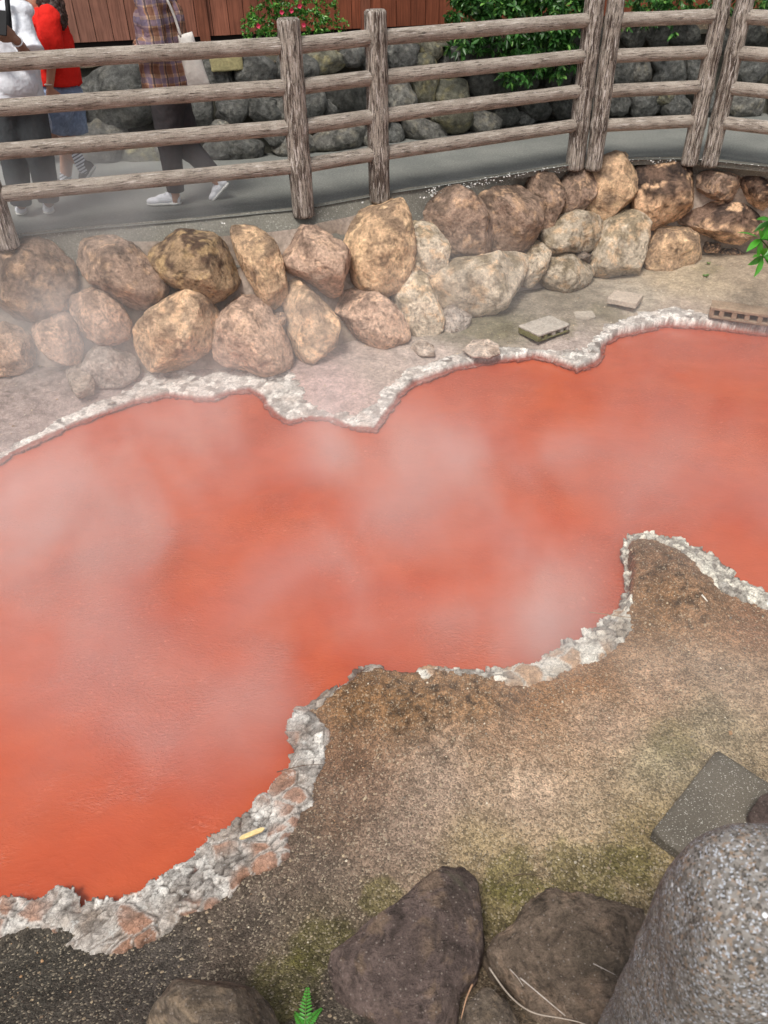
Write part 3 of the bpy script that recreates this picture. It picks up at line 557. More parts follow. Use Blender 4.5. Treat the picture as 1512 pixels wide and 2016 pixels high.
back = [(228,195,150,140,'g'),(200,280,92,92,'h'),(280,308,90,70,'l'),(430,150,68,66,'g'),(385,220,66,74,'g'),(455,212,66,64,'g'),(500,140,94,72,'g'),(460,295,130,62,'g'),(435,250,42,28,'h'),(585,140,84,74,'g'),(643,120,76,50,'l'),(695,108,54,46,'g'),(516,215,72,56,'g'),
        (620,200,50,92,'g'),(683,190,90,70,'n'),(655,212,30,38,'g'),(675,273,110,52,'h'),(580,285,94,54,'h'),(790,112,64,60,'g'),(845,95,62,38,'l'),(837,155,46,110,'l'),(788,192,60,66,'h'),(890,208,82,110,'l'),(835,258,94,48,'h'),(775,268,38,48,'g'),(955,242,76,46,'h'),(1000,232,46,44,'n'),(965,165,84,66,'n'),
        (1055,215,64,50,'n'),(1105,213,46,46,'n'),(1035,236,48,34,'g'),(1030,150,70,60,'n'),(1100,150,60,70,'n'),(1225,137,48,66,'g'),(1262,140,44,64,'h'),(1320,138,76,70,'g'),(1365,135,34,64,'g'),(1250,70,46,52,'n'),(1295,70,52,52,'n'),(1350,68,64,52,'n'),(1218,204,46,48,'g'),(1268,205,64,52,'g'),(1310,190,44,36,'l'),(1332,208,62,50,'g'),
        (1390,200,50,60,'g'),(1482,132,76,66,'g'),(1480,65,60,56,'n'),(1470,205,76,56,'h'),(1420,80,50,60,'n'),(1560,140,80,70,'g'),(1550,210,80,60,'g'),(900,120,60,60,'g'),(950,105,70,60,'n'),(340,150,70,60,'g'),(340,230,60,70,'h'),(330,290,60,50,'h'),(150,200,60,70,'g'),(130,270,60,80,'g'),(90,170,80,80,'h'),(60,270,90,90,'g'),
        (0,190,90,90,'g'),(-20,290,90,80,'h'),(-100,200,100,100,'g'),(-110,300,90,80,'g'),(560,215,50,50,'h'),(740,200,50,70,'g'),(740,120,50,60,'g'),(735,270,44,44,'h'),(545,265,44,44,'g'),(1160,140,60,70,'n'),(1160,210,60,50,'n'),(1150,70,80,60,'n'),(1060,80,80,60,'n')]
bt = shift(bk, 0, .06, .80)
ub2, ut2 = [np.array([proj(p)[0] for p in C]) for C in (bk, bt)]
wall2 = thing('boulder_terrace_wall', 'grey mossy boulder wall beside the walkway below the brown building', 'retaining wall', (0, 8.2, ZP))
backing(shift(bk, dz=-.1), shift(bt, 0, .12, -.02), .14, MT['mortar'], wall2, ('#4f4e46', '#77756a'), 5)
for i, (u, v, ww, hh, pal) in enumerate(back):
    o, A, U, N = frame_at(bk, bt, u, ub2, ut2); rs = np.random.default_rng(i+900); th = np.linspace(0, 2*math.pi, 18, endpoint=False); rot = rs.uniform(-.3, .3)
    x = np.sign(np.cos(th))*np.abs(np.cos(th))**.75*ww/2*1.04; y = np.sign(np.sin(th))*np.abs(np.sin(th))**.75*hh/2*1.04; k = 1+.10*rs.normal(size=18)
    P = np.stack([u+(x*math.cos(rot)-y*math.sin(rot))*k, v+(x*math.sin(rot)+y*math.cos(rot))*k], 1)
    W = np.array([on_plane(a, b, o, N) for a, b in P]); st = np.stack([(W-o)@A, (W-o)@U], 1)
    boulder(st, o, A, U, N, pal, 4, np.sqrt(np.prod(np.ptp(st, axis=0)))*.33, i+300, bumpy=.08, m=MT['grey'], parent=wall2, sink=.2)
# foreground stones, lying on the near bank
def ground_stone(px, z, pal, label, cat, name, depth, seed, sub=6, flat=None, m=None, bumpy=.05, sink=0., group=None, facets=4):
    W = np.array([at(u, v, z) for u, v in px]); o = np.array([W[:, 0].mean(), W[:, 1].mean(), z]); st = W[:, :2]-o[:2]
    b_ = boulder(st, o, np.array([1., 0, 0]), np.array([0, 1., 0]), np.array([0, 0, 1.]), pal, sub, depth, seed, .4, bumpy, facets, m or MT['dark'], name, None, sink, flat, 0)
    return tag(b_, label, cat, group)
def z7(p): return [(x/1.99, 1500+y/1.99) for x, y in p]
def z8(p): return [(760+x/2.011, 1500+y/2.011) for x, y in p]
ground_stone([(833,1690),(875,1700),(915,1700),(940,1720),(952,1755),(952,1850),(944,1915),(908,1950),(903,2000),(890,2060),(800,2090),(700,2060),(668,2000),(655,1945),(648,1905),(658,1872),(705,1828),(712,1780),(752,1770),(800,1745)], .26, 'r', 'large dark brown slab of rock on the near bank with a notched top', 'rock', 'rock', .2, 41, 6, .3, bumpy=.06, sink=.35, facets=2)
ground_stone(z8([(640,505),(740,500),(830,520),(940,540),(1040,560),(1090,700),(1080,900),(1000,1060),(760,1100),(620,1060),(500,940),(430,830),(395,740),(420,700),(500,640),(560,570)]), .25, 's', 'cracked brown rock between the dark slab and the grey granite stone', 'rock', 'rock', .2, 42, 6, .4, bumpy=.10, sink=.4, facets=3)
ground_stone(z8([(350,890),(420,900),(490,960),(530,1040),(500,1120),(380,1140),(290,1100),(280,1030),(310,960)]), .33, 'u', 'small brown rock with dry twigs at the foot of the dark slab', 'rock', 'rock', .1, 43, 5, .4, sink=.3)
ground_stone(z7([(600,960),(680,870),(760,840),(880,835),(970,850),(1050,920),(1090,1000),(1110,1080),(1000,1160),(700,1170),(540,1110),(560,1020)]), .38, 'u', 'smooth rounded brown rock beside the small fern', 'rock', 'rock', .17, 44, 6, None, bumpy=.03, sink=.4)
ground_stone([(1475,1600),(1490,1575),(1530,1560),(1600,1570),(1620,1640),(1560,1690),(1490,1660)], .2, 'r', 'dark reddish rock lying against the grey concrete slab', 'rock', 'rock', .12, 45, 5, sink=.2)
ground_stone([(910,690),(930,672),(960,670),(983,682),(985,695),(965,703),(930,702)], .10, 'w', 'flat round pale stone on the white far shore', 'stone', 'stone', .035, 46, 5, .5, MT['boulder'])
ground_stone([(803,678),(830,672),(855,685),(857,698),(828,698)], .10, 'w', 'small pinkish pebble lying left of the flat round stone', 'stone', 'stone', .04, 47, 4, None, MT['boulder'])
ground_stone([(130,735),(160,722),(185,738),(186,768),(150,777),(136,760)], .14, 'w', 'pale broken stone lying below the boulders on the left bank', 'stone', 'stone', .07, 48, 5, None, MT['boulder'], .08)

# ------------------------------------------------------------------ log fence
def log(name, p0, p1, r, parent, n=24, rings=40, taper=0., seed=0, end=.012, bumps=()):
    p0, p1 = np.asarray(p0, float), np.asarray(p1, float); L = np.linalg.norm(p1-p0)
    zs = np.concatenate([[0, 0], np.linspace(end, L-end, rings), [L, L]]); rad = np.concatenate([[.0, r-end], np.full(rings, r), [r-end, 0]])
    th = np.linspace(0, 2*math.pi, n, endpoint=False); V = []
    T, Zs = np.meshgrid(th, zs); Rr = np.tile(rad[:, None], (1, n))*(1-taper*Zs/L)
    nz = fbm(np.stack([np.cos(T.ravel())*1.2+seed*5, np.sin(T.ravel())*1.2, Zs.ravel()*2.2], 1), 4).reshape(T.shape); Rr = Rr*(1+.05*nz)
    rd = fbm(np.stack([np.cos(T.ravel())*7+seed*3, np.sin(T.ravel())*7, Zs.ravel()*1.5], 1), 3, .7).reshape(T.shape); Rr = Rr-np.where(rad[:, None] > r*.5, .006*np.clip(rd, 0, 1), 0)
    for zb, wd, hg in bumps: Rr = Rr+hg*np.exp(-((Zs-zb)/wd)**2)*(rad[:, None] > 0)
    V = np.stack([np.cos(T)*Rr, np.sin(T)*Rr, Zs], -1).reshape(-1, 3); m_ = len(zs)
    F = [[i*n+k, i*n+(k+1) % n, (i+1)*n+(k+1) % n, (i+1)*n+k] for i in range(m_-1) for k in range(n)]
    me = bpy.data.meshes.new(name); me.from_pydata(V.tolist(), [], F); me.materials.append(MT['post' if name == 'post' else 'log']); me.polygons.foreach_set('use_smooth', [True]*len(F)); me.update()
    o = bpy.data.objects.new(name, me); link(o, parent); o.rotation_mode = 'QUATERNION'
    o.location = Vector(p0)-parent_world(parent); o.rotation_quaternion = Vector(p1-p0).to_track_quat('Z', 'Y'); return o
RZ = [py(578, v, 6.07)[2] for v in (90, 172, 251, 328)]; PT = 2.285
def fence(label, posts, r=.083):
    B = [at(u, v, ZP) for u, v in posts]; t = thing('log_fence', label, 'fence', B[0], 'sections of the log fence along the walkway')
    for i, b in enumerate(B): log('post', b-[0, 0, .05], b*[1, 1, 0]+[0, 0, PT+(.012 if i % 2 else 0)], r, t, 28, 60, .05, random.random()*9, .014, [(z-ZP+.05, .05, .006) for z in RZ])
    for i in range(len(B)-1):
        a, b = B[i], B[i+1]; d = (b-a)/np.linalg.norm(b-a)
        for k, z in enumerate(RZ): log('rail', (a+d*.05)*[1, 1, 0]+[0, 0, z], (b-d*.05)*[1, 1, 0]+[0, 0, z+.004], .052, t, 20, 50, 0, random.random()*9, .004)
    return t
PX = [(-560, 545), (12, 474), (597, 413), (747, 385), (1132, 322)]
fence('longest section of weathered brown log fence in front of the walking people', PX)
fence('short middle section of weathered log fence between two doubled posts', [(1169, 323), (1358, 314)], .073)
fence('section of weathered log fence running out of view beside the leafy plant', [(1398, 316), (1700, 360)], .073)

# ------------------------------------------------------------------ building behind
bA, bB = at(150, 84, 1.87), at(900, 46, 1.87); bd = (bB-bA)/np.linalg.norm(bB-bA); bnrm = np.array([bd[1], -bd[0], 0])
bld = thing('wooden_building', 'brown timber building with vertical boards behind the grey boulder wall', 'building', bA*[1, 1, 0]+[0, 0, TER])
Rb = np.stack([bd, -bnrm, [0, 0, 1]], 1)
mb = MB(); s = -4.0; k = 0
while s < 9.5:
    w_ = .158+.02*random.random(); f = .85+.3*random.random(); t = np.clip((s+.3)/2.5, 0, 1); c = (lin('#93695a')*(1-t)+lin('#7c4530')*t)*f  # boards paler to the left, with steam haze put into their colour
    mb.box(bA+bd*(s+w_/2)+np.array([0, 0, 1.25])-bnrm*(.006 if k % 2 else 0), (w_/2-.0035, .011, 1.25), Rb, c); s += w_; k += 1
mb.build('wall', MT['board'], bld, False)
mb = MB(); mb.box(bA+bd*2.75-bnrm*.06+np.array([0, 0, 1.25]), (6.9, .03, 1.3), Rb, lin('#1a1210')); mb.build('wall_core', MT['vcol'], bld, False)
for u in (411, 773, 1180):
    p = py(u, 60, 8.9); s_ = (p-bA)@bd; mb = MB(); mb.box(bA+bd*s_+bnrm*.022+np.array([0, 0, 1.2]), (.052, .02, 1.26), Rb, lin('#7a4a38')); mb.build('corner_post', MT['board'], bld, False)
mb = MB(); mb.box(bA+bd*2.75-bnrm*.45+np.array([0, 0, .02]), (6.9, .3, .10), Rb, lin('#141110')); mb.build('gap_shade', MT['vcol'], bld, False)  # near-black box painting the shade in the gap under the boards
mb = MB(); mb.box(bA+bd*2.75-bnrm*1.2+np.array([0, 0, 2.62]), (7.2, 1.5, .06), Rb, lin('#4a4644')); mb.build('roof', MT['vcol'], bld, False)
def bevel_box(name, c, h, R, m, parent=None, col=(.5, .5, .5), seed=0, bev=.012, n=10, amp=.006):
    """block with worn, uneven faces"""
    V, F = ico(5); q = V/np.abs(V).max(1)[:, None]; q = np.sign(q)*np.minimum(np.abs(q), 1); h = np.asarray(h)
    inner = h-bev; p = q*h; core = np.clip(p, -inner, inner); dlt = p-core; ln = np.linalg.norm(dlt, axis=1)[:, None]; p = core+np.where(ln > 0, dlt/np.maximum(ln, 1e-9)*np.minimum(ln, bev), 0)
    p = p+(V*(amp*fbm(p*14+seed*7, 4)+amp*.5*fbm(p*50+seed, 3))[:, None]); cc = np.asarray(col)*(1+.25*fbm(p*9+seed, 4))[:, None]
    return mesh(name, p@np.asarray(R).T+c, F, m, parent, cc, True, loc=np.asarray(c))
c = at(440, 117, 1.86)
tag(bevel_box('footing_stone', c+np.array([0, .1, -.02]), (.14, .12, .07), Rb, MT['brickm'], None, lin('#a39a72'), 3), 'pale yellowish footing stone on top of the grey boulder wall', 'stone block')

# ------------------------------------------------------------------ foliage
def leaf_mesh(mb, base, tip, wd, nrm, c, bend=.15):
    base, tip = np.asarray(base), np.asarray(tip); ax = tip-base; L = np.linalg.norm(ax); ax = ax/L; sd_ = np.cross(ax, nrm); sd_ /= np.linalg.norm(sd_)+1e-9; nn = np.cross(sd_, ax)
    V = [base]
    for t, k in ((.25, .8), (.55, 1.), (.8, .6)):
        m_ = base+ax*L*t-nn*bend*L*t*t; V += [m_+sd_*wd*k/2+nn*wd*.12*k, m_-nn*wd*.05, m_-sd_*wd*k/2+nn*wd*.12*k]
    V.append(base+ax*L-nn*bend*L)
    F = [[0, 2, 1], [0, 3, 2], [1, 2, 5, 4], [2, 3, 6, 5], [4, 5, 8, 7], [5, 6, 9, 8], [7, 8, 10], [8, 9, 10]]
    mb.add(V, F, c)
def bush(name, label, cat, blobs, n, L, Wd, cols, seed, stems=True, droop=.0, density=.5):
    rs = np.random.default_rng(seed); cs = np.array([b[0] for b in blobs]); base = cs.mean(0); base = np.array([base[0], base[1], min(c[2]-b[1][2] for c, b in zip(cs, blobs))])
    t = thing(name, label, cat, base); mb = MB(); sb = MB(); vol = np.array([np.prod(b[1]) for b in blobs]); vol = vol/vol.sum()
    for bi, (c, r) in enumerate(blobs):
        c, r = np.asarray(c), np.asarray(r); tips = max(3, int(n*vol[bi]/7))
        for _ in range(tips):
            d = rs.normal(size=3); d /= np.linalg.norm(d); rr = rs.uniform(density, 1)**.6; q = c+d*r*rr
            out = d*.7+rs.normal(size=3)*.4+np.array([0, -.25, .15-droop]); out /= np.linalg.norm(out)
            if stems and rs.random() < .3: sb.tube([c+d*r*rr*.3, c+d*r*rr*.7+rs.normal(size=3)*.01, q], [.005, .003, .002], 5, lin('#4a4032'))
            tone = rs.random()
            for k in range(7):
                a = k*2.4+rs.random()*.6; e1 = np.cross(out, [.3, .2, .9]); e1 /= np.linalg.norm(e1); e2 = np.cross(out, e1)
                dr = out*rs.uniform(.2, .8)+(e1*math.cos(a)+e2*math.sin(a))*rs.uniform(.6, 1.)+np.array([0, 0, -droop]); dr /= np.linalg.norm(dr)
                up = np.array([0, 0, 1.])+.5*rs.normal(size=3); l = L*rs.uniform(.65, 1.15); cc = lin(cols[0])*(1-tone)+lin(cols[1])*tone
                if rs.random() < .12: cc = lin(cols[2])
                b0 = q-out*L*.12*k*.35; leaf_mesh(mb, b0, b0+dr*l, Wd*rs.uniform(.8, 1.2), up, cc*rs.uniform(.75, 1.25), .2)
    mb.build('foliage', MT['leaf'], t)
    return t
def PB(u, v, Y, rx, ry, rz): return (py(u, v, Y), (rx, ry, rz))
az = bush('azalea_bush', 'low bright green azalea bush with pink flowers behind the fence post', 'bush', [PB(530, 40, 8.75, .22, .2, .16), PB(600, 45, 8.75, .24, .2, .14), PB(655, 55, 8.75, .17, .18, .10), PB(500, 55, 8.75, .14, .16, .12), PB(560, 0, 8.9, .26, .2, .2), PB(640, 20, 8.9, .15, .15, .1), PB(530, -40, 8.9, .2, .2, .18)],
          4200, .036, .016, ('#3a6a2a', '#4f8a35', '#7fb04e'), 51)
for i, (u, v) in enumerate([(509, 51), (555, 24), (574, 21), (598, 49), (549, 52), (590, 12)]):
    mb = MB(); c = py(u, v, 8.5)
    for k in range(5):
        a = k*1.2566+i; d = np.array([math.cos(a)*.85, -.45, math.sin(a)*.85]); leaf_mesh(mb, c, c+d*.028, .026, np.array([0, -1, .2]), lin('#d8486a')*(.8+.4*random.random()), -.2)
    mb.build('flower', MT['leaf'], az)
bush('evergreen_shrub', 'dense dark green shrub hanging over the grey boulder wall beside the doubled posts', 'shrub', [PB(1000, 60, 8.75, .42, .3, .30), PB(930, 40, 8.7, .26, .3, .28), PB(1070, 60, 8.8, .34, .3, .32), PB(980, -30, 9.0, .5, .4, .3), PB(1090, -40, 9.1, .4, .4, .3), PB(1030, 130, 8.6, .26, .2, .16), PB(1000, 160, 8.55, .12, .12, .1), PB(1090, 110, 8.7, .26, .2, .2), PB(915, 90, 8.5, .16, .16, .12), PB(1130, 60, 8.9, .2, .3, .3)],
     7500, .082, .030, ('#274a20', '#3f7030', '#6f9c4c'), 52, droop=.25)
bush('evergreen_shrub', 'dark green shrub above the boulder wall between the two doubled posts', 'shrub', [PB(1270, 20, 9.0, .3, .3, .14), PB(1330, 15, 9.0, .2, .3, .16), PB(1290, -30, 9.2, .4, .3, .25), PB(1315, 55, 8.85, .10, .1, .08), PB(1225, 50, 8.85, .08, .08, .1), PB(1380, -20, 9.2, .3, .3, .2)], 1500, .07, .025, ('#284c20', '#437433', '#719e4e'), 53, droop=.25)
bush('evergreen_shrub', 'dark green shrub rising above the boulder wall in the far corner', 'shrub', [PB(1480, -10, 9.2, .35, .3, .2), PB(1580, -10, 9.2, .4, .3, .25), PB(1430, -20, 9.3, .2, .2, .15)], 900, .07, .025, ('#284c20', '#437433', '#719e4e'), 54, droop=.25)
# leafy plant at the pool's right end
t = thing('leafy_plant', 'bright green broad leaved plant at the right end of the pool bank', 'plant', at(1590, 640, .12)); mb = MB(); sb = MB()
pb = at(1590, 640, .12); rs = np.random.default_rng(55)
for u, v, Y in ((1497, 470, 6.0), (1502, 505, 5.9), (1520, 435, 6.1), (1580, 480, 6.0), (1560, 540, 5.8), (1610, 430, 6.1), (1640, 500, 6.0)):
    q = py(u, v, Y); sb.tube([pb, (pb+q)/2+np.array([.05, 0, .05]), q], [.008, .006, .004], 6, lin('#4f5a30'))
    for k in range(9):
        a = k*2.4; dr = np.array([math.cos(a), -.35+.3*rs.normal(), math.sin(a)*.8-.15]); dr /= np.linalg.norm(dr)
        leaf_mesh(mb, q, q+dr*rs.uniform(.12, .19), .052, np.array([0, -.5, 1.])+.3*rs.normal(size=3), lin('#4c9a2c')*rs.uniform(.7, 1.2), .25)
mb.build('leaves', MT['leaf'], t); sb.build('stem', MT['twig'], t)
def gz(u, v, z0=.1):
    z = z0
    for _ in range(3): p = at(u, v, z); z = ground_z(p[0], p[1])
    return at(u, v, z)
# fern
fb = gz(600, 2030, .14); t = thing('fern', 'small bright green fern growing beside the rounded brown rock', 'fern', fb); rs = np.random.default_rng(56)
for j, (u, v, z) in enumerate([(606, 1942, .25), (635, 1985, .22), (575, 1990, .2)]):
    mb = MB(); tip = at(u, v, z); base = fb; n = 10
    ctl = (base+tip)/2+np.array([0, 0, .035])
    for k in range(n):
        s = .2+.8*k/n; p = (1-s)**2*base+2*s*(1-s)*ctl+s*s*tip; tg = 2*(1-s)*(ctl-base)+2*s*(tip-ctl); tg /= np.linalg.norm(tg); sd_ = np.cross(tg, [0, -.3, 1.]); sd_ /= np.linalg.norm(sd_)
        ln = (.034 if j == 0 else .022)*(1-s*.85)*(1 if s > .3 else .8)
        for sg in (-1, 1): d = sd_*sg*.9+tg*.45; leaf_mesh(mb, p, p+d/np.linalg.norm(d)*ln, .0065, np.array([0, -.2, 1.]), lin('#4a9434')*rs.uniform(.85, 1.15), .1)
    q = np.linspace(0, 1, 9)[:, None]; mb.tube((1-q)**2*base+2*q*(1-q)*ctl+q*q*tip, np.linspace(.0022, .0008, 9), 5, lin('#5c8a38'))
    mb.build('frond', MT['leaf'], t)
def weed(u, v, n, L, lab, z0=.16, cols='#5f8a38', name='weed'):
    c = gz(u, v, z0); t = MB(); rs = np.random.default_rng(int(u))
    for k in range(n): a = rs.random()*6.28; d = np.array([math.cos(a)*.8, math.sin(a)*.8-.2, .8]); leaf_mesh(t, c, c+d*L*rs.uniform(.5, 1.), L*.3, np.array([0, 0, 1.]), lin(cols)*rs.uniform(.7, 1.2), .3)
    tag(t.build(name, MT['leaf'], None, loc=c), lab, 'weed')
weed(1388, 545, 16, .045, 'little green weed sprouting at the foot of the orange triangular boulder', .2); weed(1395, 520, 10, .035, 'tiny green weed under the wide flat boulder', .2)
c = at(405, 115, 1.84); mb = MB(); rs = np.random.default_rng(57)
for k in range(40): a = rs.random()*6.28; d = np.array([math.cos(a), math.sin(a)*.5-.3, .9]); leaf_mesh(mb, c, c+d*rs.uniform(.06, .14), .005, np.array([0, -1, .3]), lin('#6d8448')*rs.uniform(.7, 1.2), .4)
tag(mb.build('grass_tuft', MT['leaf'], None, loc=c), 'thin grass tuft on the boulder wall next to the footing stone', 'grass')

# ------------------------------------------------------------------ slabs and bricks on the bank
def px_box(px4, z, th, name, m, col, seed, amp=.004, bev=.008):
    """upright block under a four-cornered top seen at px4"""
    T = [at(u, v, z) for u, v in px4]; c = sum(T)/4; a = (T[1]-T[0]+T[2]-T[3])/2; b = (T[3]-T[0]+T[2]-T[1])/2; la, lb = np.linalg.norm(a), np.linalg.norm(b); a = a/la; b = b-a*(a@b); lb = np.linalg.norm(b); b /= lb
    return c-np.array([0, 0, th/2]), np.array([la/2, lb/2, th/2]), np.stack([a, b, np.cross(a, b)], 1)
c, h, R = px_box([(1195, 588), (1208, 571), (1270, 578), (1253, 596)], .185, .05, '', None, None, 0)
tag(bevel_box('stone_slab', c, h, R, MT['brickm'], None, lin('#b3a596'), 61, .008), 'small flat pinkish white slab lying on the far bank below the boulders', 'slab')
tag(bevel_box('stone_slab', gz(1150, 622, .15), (.085, .06, .02), np.eye(3), MT['brickm'], None, lin('#a99f92'), 62, .01, amp=.015), 'crumbling pale patch of stone behind the perforated block', 'slab')
c, h, R = px_box([(1283, 1637), (1337, 1674), (1560, 1560), (1412, 1476)], .165, .06, '', None, None, 0)
A_ = at(1412, 1476, .15)-at(1283, 1637, .15); la_ = np.linalg.norm(A_)/2; A_ /= la_*2; B_ = at(1520, 1513, .15)-at(1412, 1476, .15); B_ = B_-A_*(A_@B_); B_ /= np.linalg.norm(B_)
cn = at(1283, 1637, .15)
tag(bevel_box('concrete_slab', cn+A_*la_+B_*.26-np.array([0, 0, .028]), (la_, .26, .03), np.stack([A_, B_, np.cross(A_, B_)], 1), MT['slab'], None, (1, 1, 1), 63, .006, amp=.003), 'flat grey gravelly concrete slab beside the granite stone', 'slab')
def hollow_brick(label, A0, A1, depth, hgt, z, nh, col, seed, moss_=None):
    a = A1-A0; L = np.linalg.norm(a); a = a/L; b = np.array([-a[1], a[0], 0]); R = np.stack([a, b, [0, 0, 1]], 1); o = A0
    t = thing('hollow_block', label, 'block', o*[1, 1, 0]+[0, 0, z])
    def bx(name, s0, s1, z0, z1, y0, y1, c_, sd_): bevel_box(name, o*[1, 1, 0]+[0, 0, z]+a*(s0+s1)/2+b*(y0+y1)/2+np.array([0, 0, (z0+z1)/2]), ((s1-s0)/2, (y1-y0)/2, (z1-z0)/2), R, MT['brickm'], t, c_, sd_, .007, amp=.006)
    bx('top_plate', 0, L, hgt*.72, hgt, 0, depth, col, seed); bx('bottom_plate', .002, L-.002, 0, hgt*.25, .002, depth-.002, np.asarray(moss_ if moss_ is not None else col)*.8, seed+1)
    st = L/nh
    for k in range(nh+1):
        s = min(max(k*st, st*.22), L-st*.22); bx('web', s-st*.2, s+st*.2, hgt*.2, hgt*.76, .004, depth-.004, np.asarray(moss_ if moss_ is not None and k < 2 else col)*.92, seed+2+k)
    return t
hollow_brick('whole reddish perforated brick with dark holes on the bank at the pool edge', at(1394, 622, .12), at(1520, 640, .12), .17, .10, .10, 5, lin('#94806c'), 70)
hollow_brick('pale perforated block with mossy side on the bank above the far shore', at(1060, 668, .13), at(1123, 646, .13), .24, .065, .10, 4, lin('#aaa298'), 80, lin('#77744f'))

# ------------------------------------------------------------------ granite stone in the near corner
gb = np.array([.64, .60, .2]); V, F = ico(6); a = V[:, 0]; b = V[:, 1]; zc = V[:, 2]
zz = np.sign(zc)*np.abs(zc)**.8; rr = np.clip(1-np.clip(zz, 0, 1)**5, 0, 1)**.5
rh = np.hypot(a, b); rh[rh == 0] = 1e-9
prof = np.clip(1-np.abs(zz)**11, 0, 1)**.5*np.maximum(np.abs(a/rh)**3+np.abs(b/rh)**3, .3)**(-1/3.)*.96; H = .685
q = np.stack([a/rh*prof*(.185-.006*zz), b/rh*prof*(.17-.02*zz), zz*H], 1); q += V*(.018*fbm(q*4+3, 4)+.006*fbm(q*14, 3))[:, None]
tag(mesh('granite_stone', q+gb+[0, 0, H], F, MT['granite'], None, None, True, loc=gb+[0, 0, H]), 'upright rounded speckled grey granite stone in the nearest corner', 'stone post')

# ------------------------------------------------------------------ twigs and litter
def twig(pts, z, r, c, label, name='twig', cat='twig', group=None):
    P = np.array([at(u, v, zz) for (u, v), zz in zip(pts, z)]); P = curve(P, 24); mb = MB(); mb.tube(P, np.linspace(r, r*.45, len(P)), 6, lin(c)); return tag(mb.build(name, MT['twig'], None, loc=P[0]), label, cat, group)
G = 'dry twigs among the near rocks'
twig([(1024, 1925), (1060, 1955), (1113, 2000)], (.30, .33, .34), .0026, '#b3a9a0', 'pale straight twig leaning across the cracked brown rock', group=G)
twig([(963, 1905), (1000, 1960), (1045, 1997), (1100, 2003), (1160, 2016), (1200, 2040)], (.29, .30, .33, .35, .34, .33), .003, '#a09488', 'longest grey forked twig between the dark slab and the brown rock', group=G)
twig([(930, 1938), (918, 1965), (908, 2005)], (.36, .37, .36), .003, '#a8856a', 'short reddish twig beside the small brown rock', group=G)
twig([(1004, 1908), (1020, 1925), (1030, 1942)], (.3, .33, .34), .002, '#b5aaa0', 'shortest pale twig above the straight one', group=G)
twig([(1168, 1897), (1190, 1908), (1213, 1920)], (.34, .35, .34), .0018, '#98908a', 'thin grey twig lying on the brown rock near the granite stone', group=G)
twig([(1160, 1225-20), (1345, 1230), (1357, 1200)], (.13, .14, .15), .002, '#8a7256', 'thin curved brown twig below the earth mound')
twig([(545, 1520), (575, 1512), (600, 1506), (636, 1505)], (.1, .115, .12, .1), .0022, '#5c463a', 'dark curved twig lying across the white crust')
twig([(765, 1400), (800, 1392), (838, 1388)], (.16, .17, .16), .002, '#5e4a36', 'thin brown twig on the rough earth mound')
twig([(1010, 1725), (1030, 1720), (1065, 1724)], (.13, .14, .13), .0022, '#4f4236', 'dark thin twig on the green moss above the rocks')
twig([(1380, 1170), (1386, 1176), (1393, 1184)], (.15, .16, .15), .006, '#d8d0c2', 'short white stick beside the earth mound')
c0, c1 = at(472, 1652, .105), at(521, 1632, .115); d = c1-c0; L = np.linalg.norm(d); d /= L; sdv = np.cross(d, [0, 0, 1.]); mb = MB()
V = []
for s, w_ in ((0, .003), (.12, .008), (.5, .009), (.88, .0085), (1, .002)):
    p = c0+d*L*s; V += [p+sdv*w_, p-sdv*w_, p-sdv*w_+np.array([0, 0, .006]), p+sdv*w_+np.array([0, 0, .006])]
mb.add(V, [[i*4+k, i*4+(k+1) % 4, (i+1)*4+(k+1) % 4, (i+1)*4+k] for i in range(4) for k in range(4)]+[[3, 2, 1, 0], [16, 17, 18, 19]], lin('#d9c08a'))
tag(mb.build('wood_splinter', MT['twig'], None, False, loc=c0), 'cream coloured splinter of wood on the crust at the near shore', 'wood splinter')
# loose grit: nobody could count it
def grit(name, label, pts, sizes, cols, m):
    V0, F0 = ico(1); F0 = np.array(F0); n = len(pts); rs = np.random.default_rng(len(pts))
    S = sizes[:, None]*rs.uniform(.6, 1.2, (n, 3)); S[:, 2] *= .6; an = rs.random(n)*6.28; ca, sa = np.cos(an), np.sin(an)
    Vn = V0[None]*(1+.25*rs.normal(size=(n, len(V0), 1)).clip(-1, 1))*S[:, None]
    V = np.stack([Vn[..., 0]*ca[:, None]-Vn[..., 1]*sa[:, None], Vn[..., 0]*sa[:, None]+Vn[..., 1]*ca[:, None], Vn[..., 2]], -1)+pts[:, None]
    F = (F0[None]+np.arange(n)[:, None, None]*len(V0)).reshape(-1, 3); return tag(mesh(name, V.reshape(-1, 3), F, m, None, np.repeat(cols, len(V0), 0), False), label, name, kind='stuff')
rs = np.random.default_rng(60); P = []
xs = rs.uniform(-1.9, 2.6, 26000); ys = rs.uniform(.8, 3.3, 26000); zs, d, _, _ = land(xs[None], ys[None], True); zs, d = zs[0], d[0]
near = np.exp(-np.clip(d-.12, 0, 9)/.25)
dk = sstep(-.1, .5, xs+.9*(ys-1.6)); k = (d > .02) & (rs.random(26000) < (.16+.5*near)*(.3+.7*dk)); xs, ys, zs, d = xs[k], ys[k], zs[k], d[k]; n = len(xs)
sz = .0012+.0035*rs.random(n)**5+.0012*rs.random(n); sz = np.where(rs.random(n) < .022*np.exp(-np.clip(d-.15, 0, 9)/.2)+.003, rs.uniform(.0045, .0095, n), sz)
pal = np.array([lin(c) for c in ('#c9b699', '#a58c6e', '#d8cdb8', '#7d6a58', '#b08a66', '#8c8478')]); cc = pal[rs.integers(0, 6, n)]*rs.uniform(.5, 1.05, (n, 1))
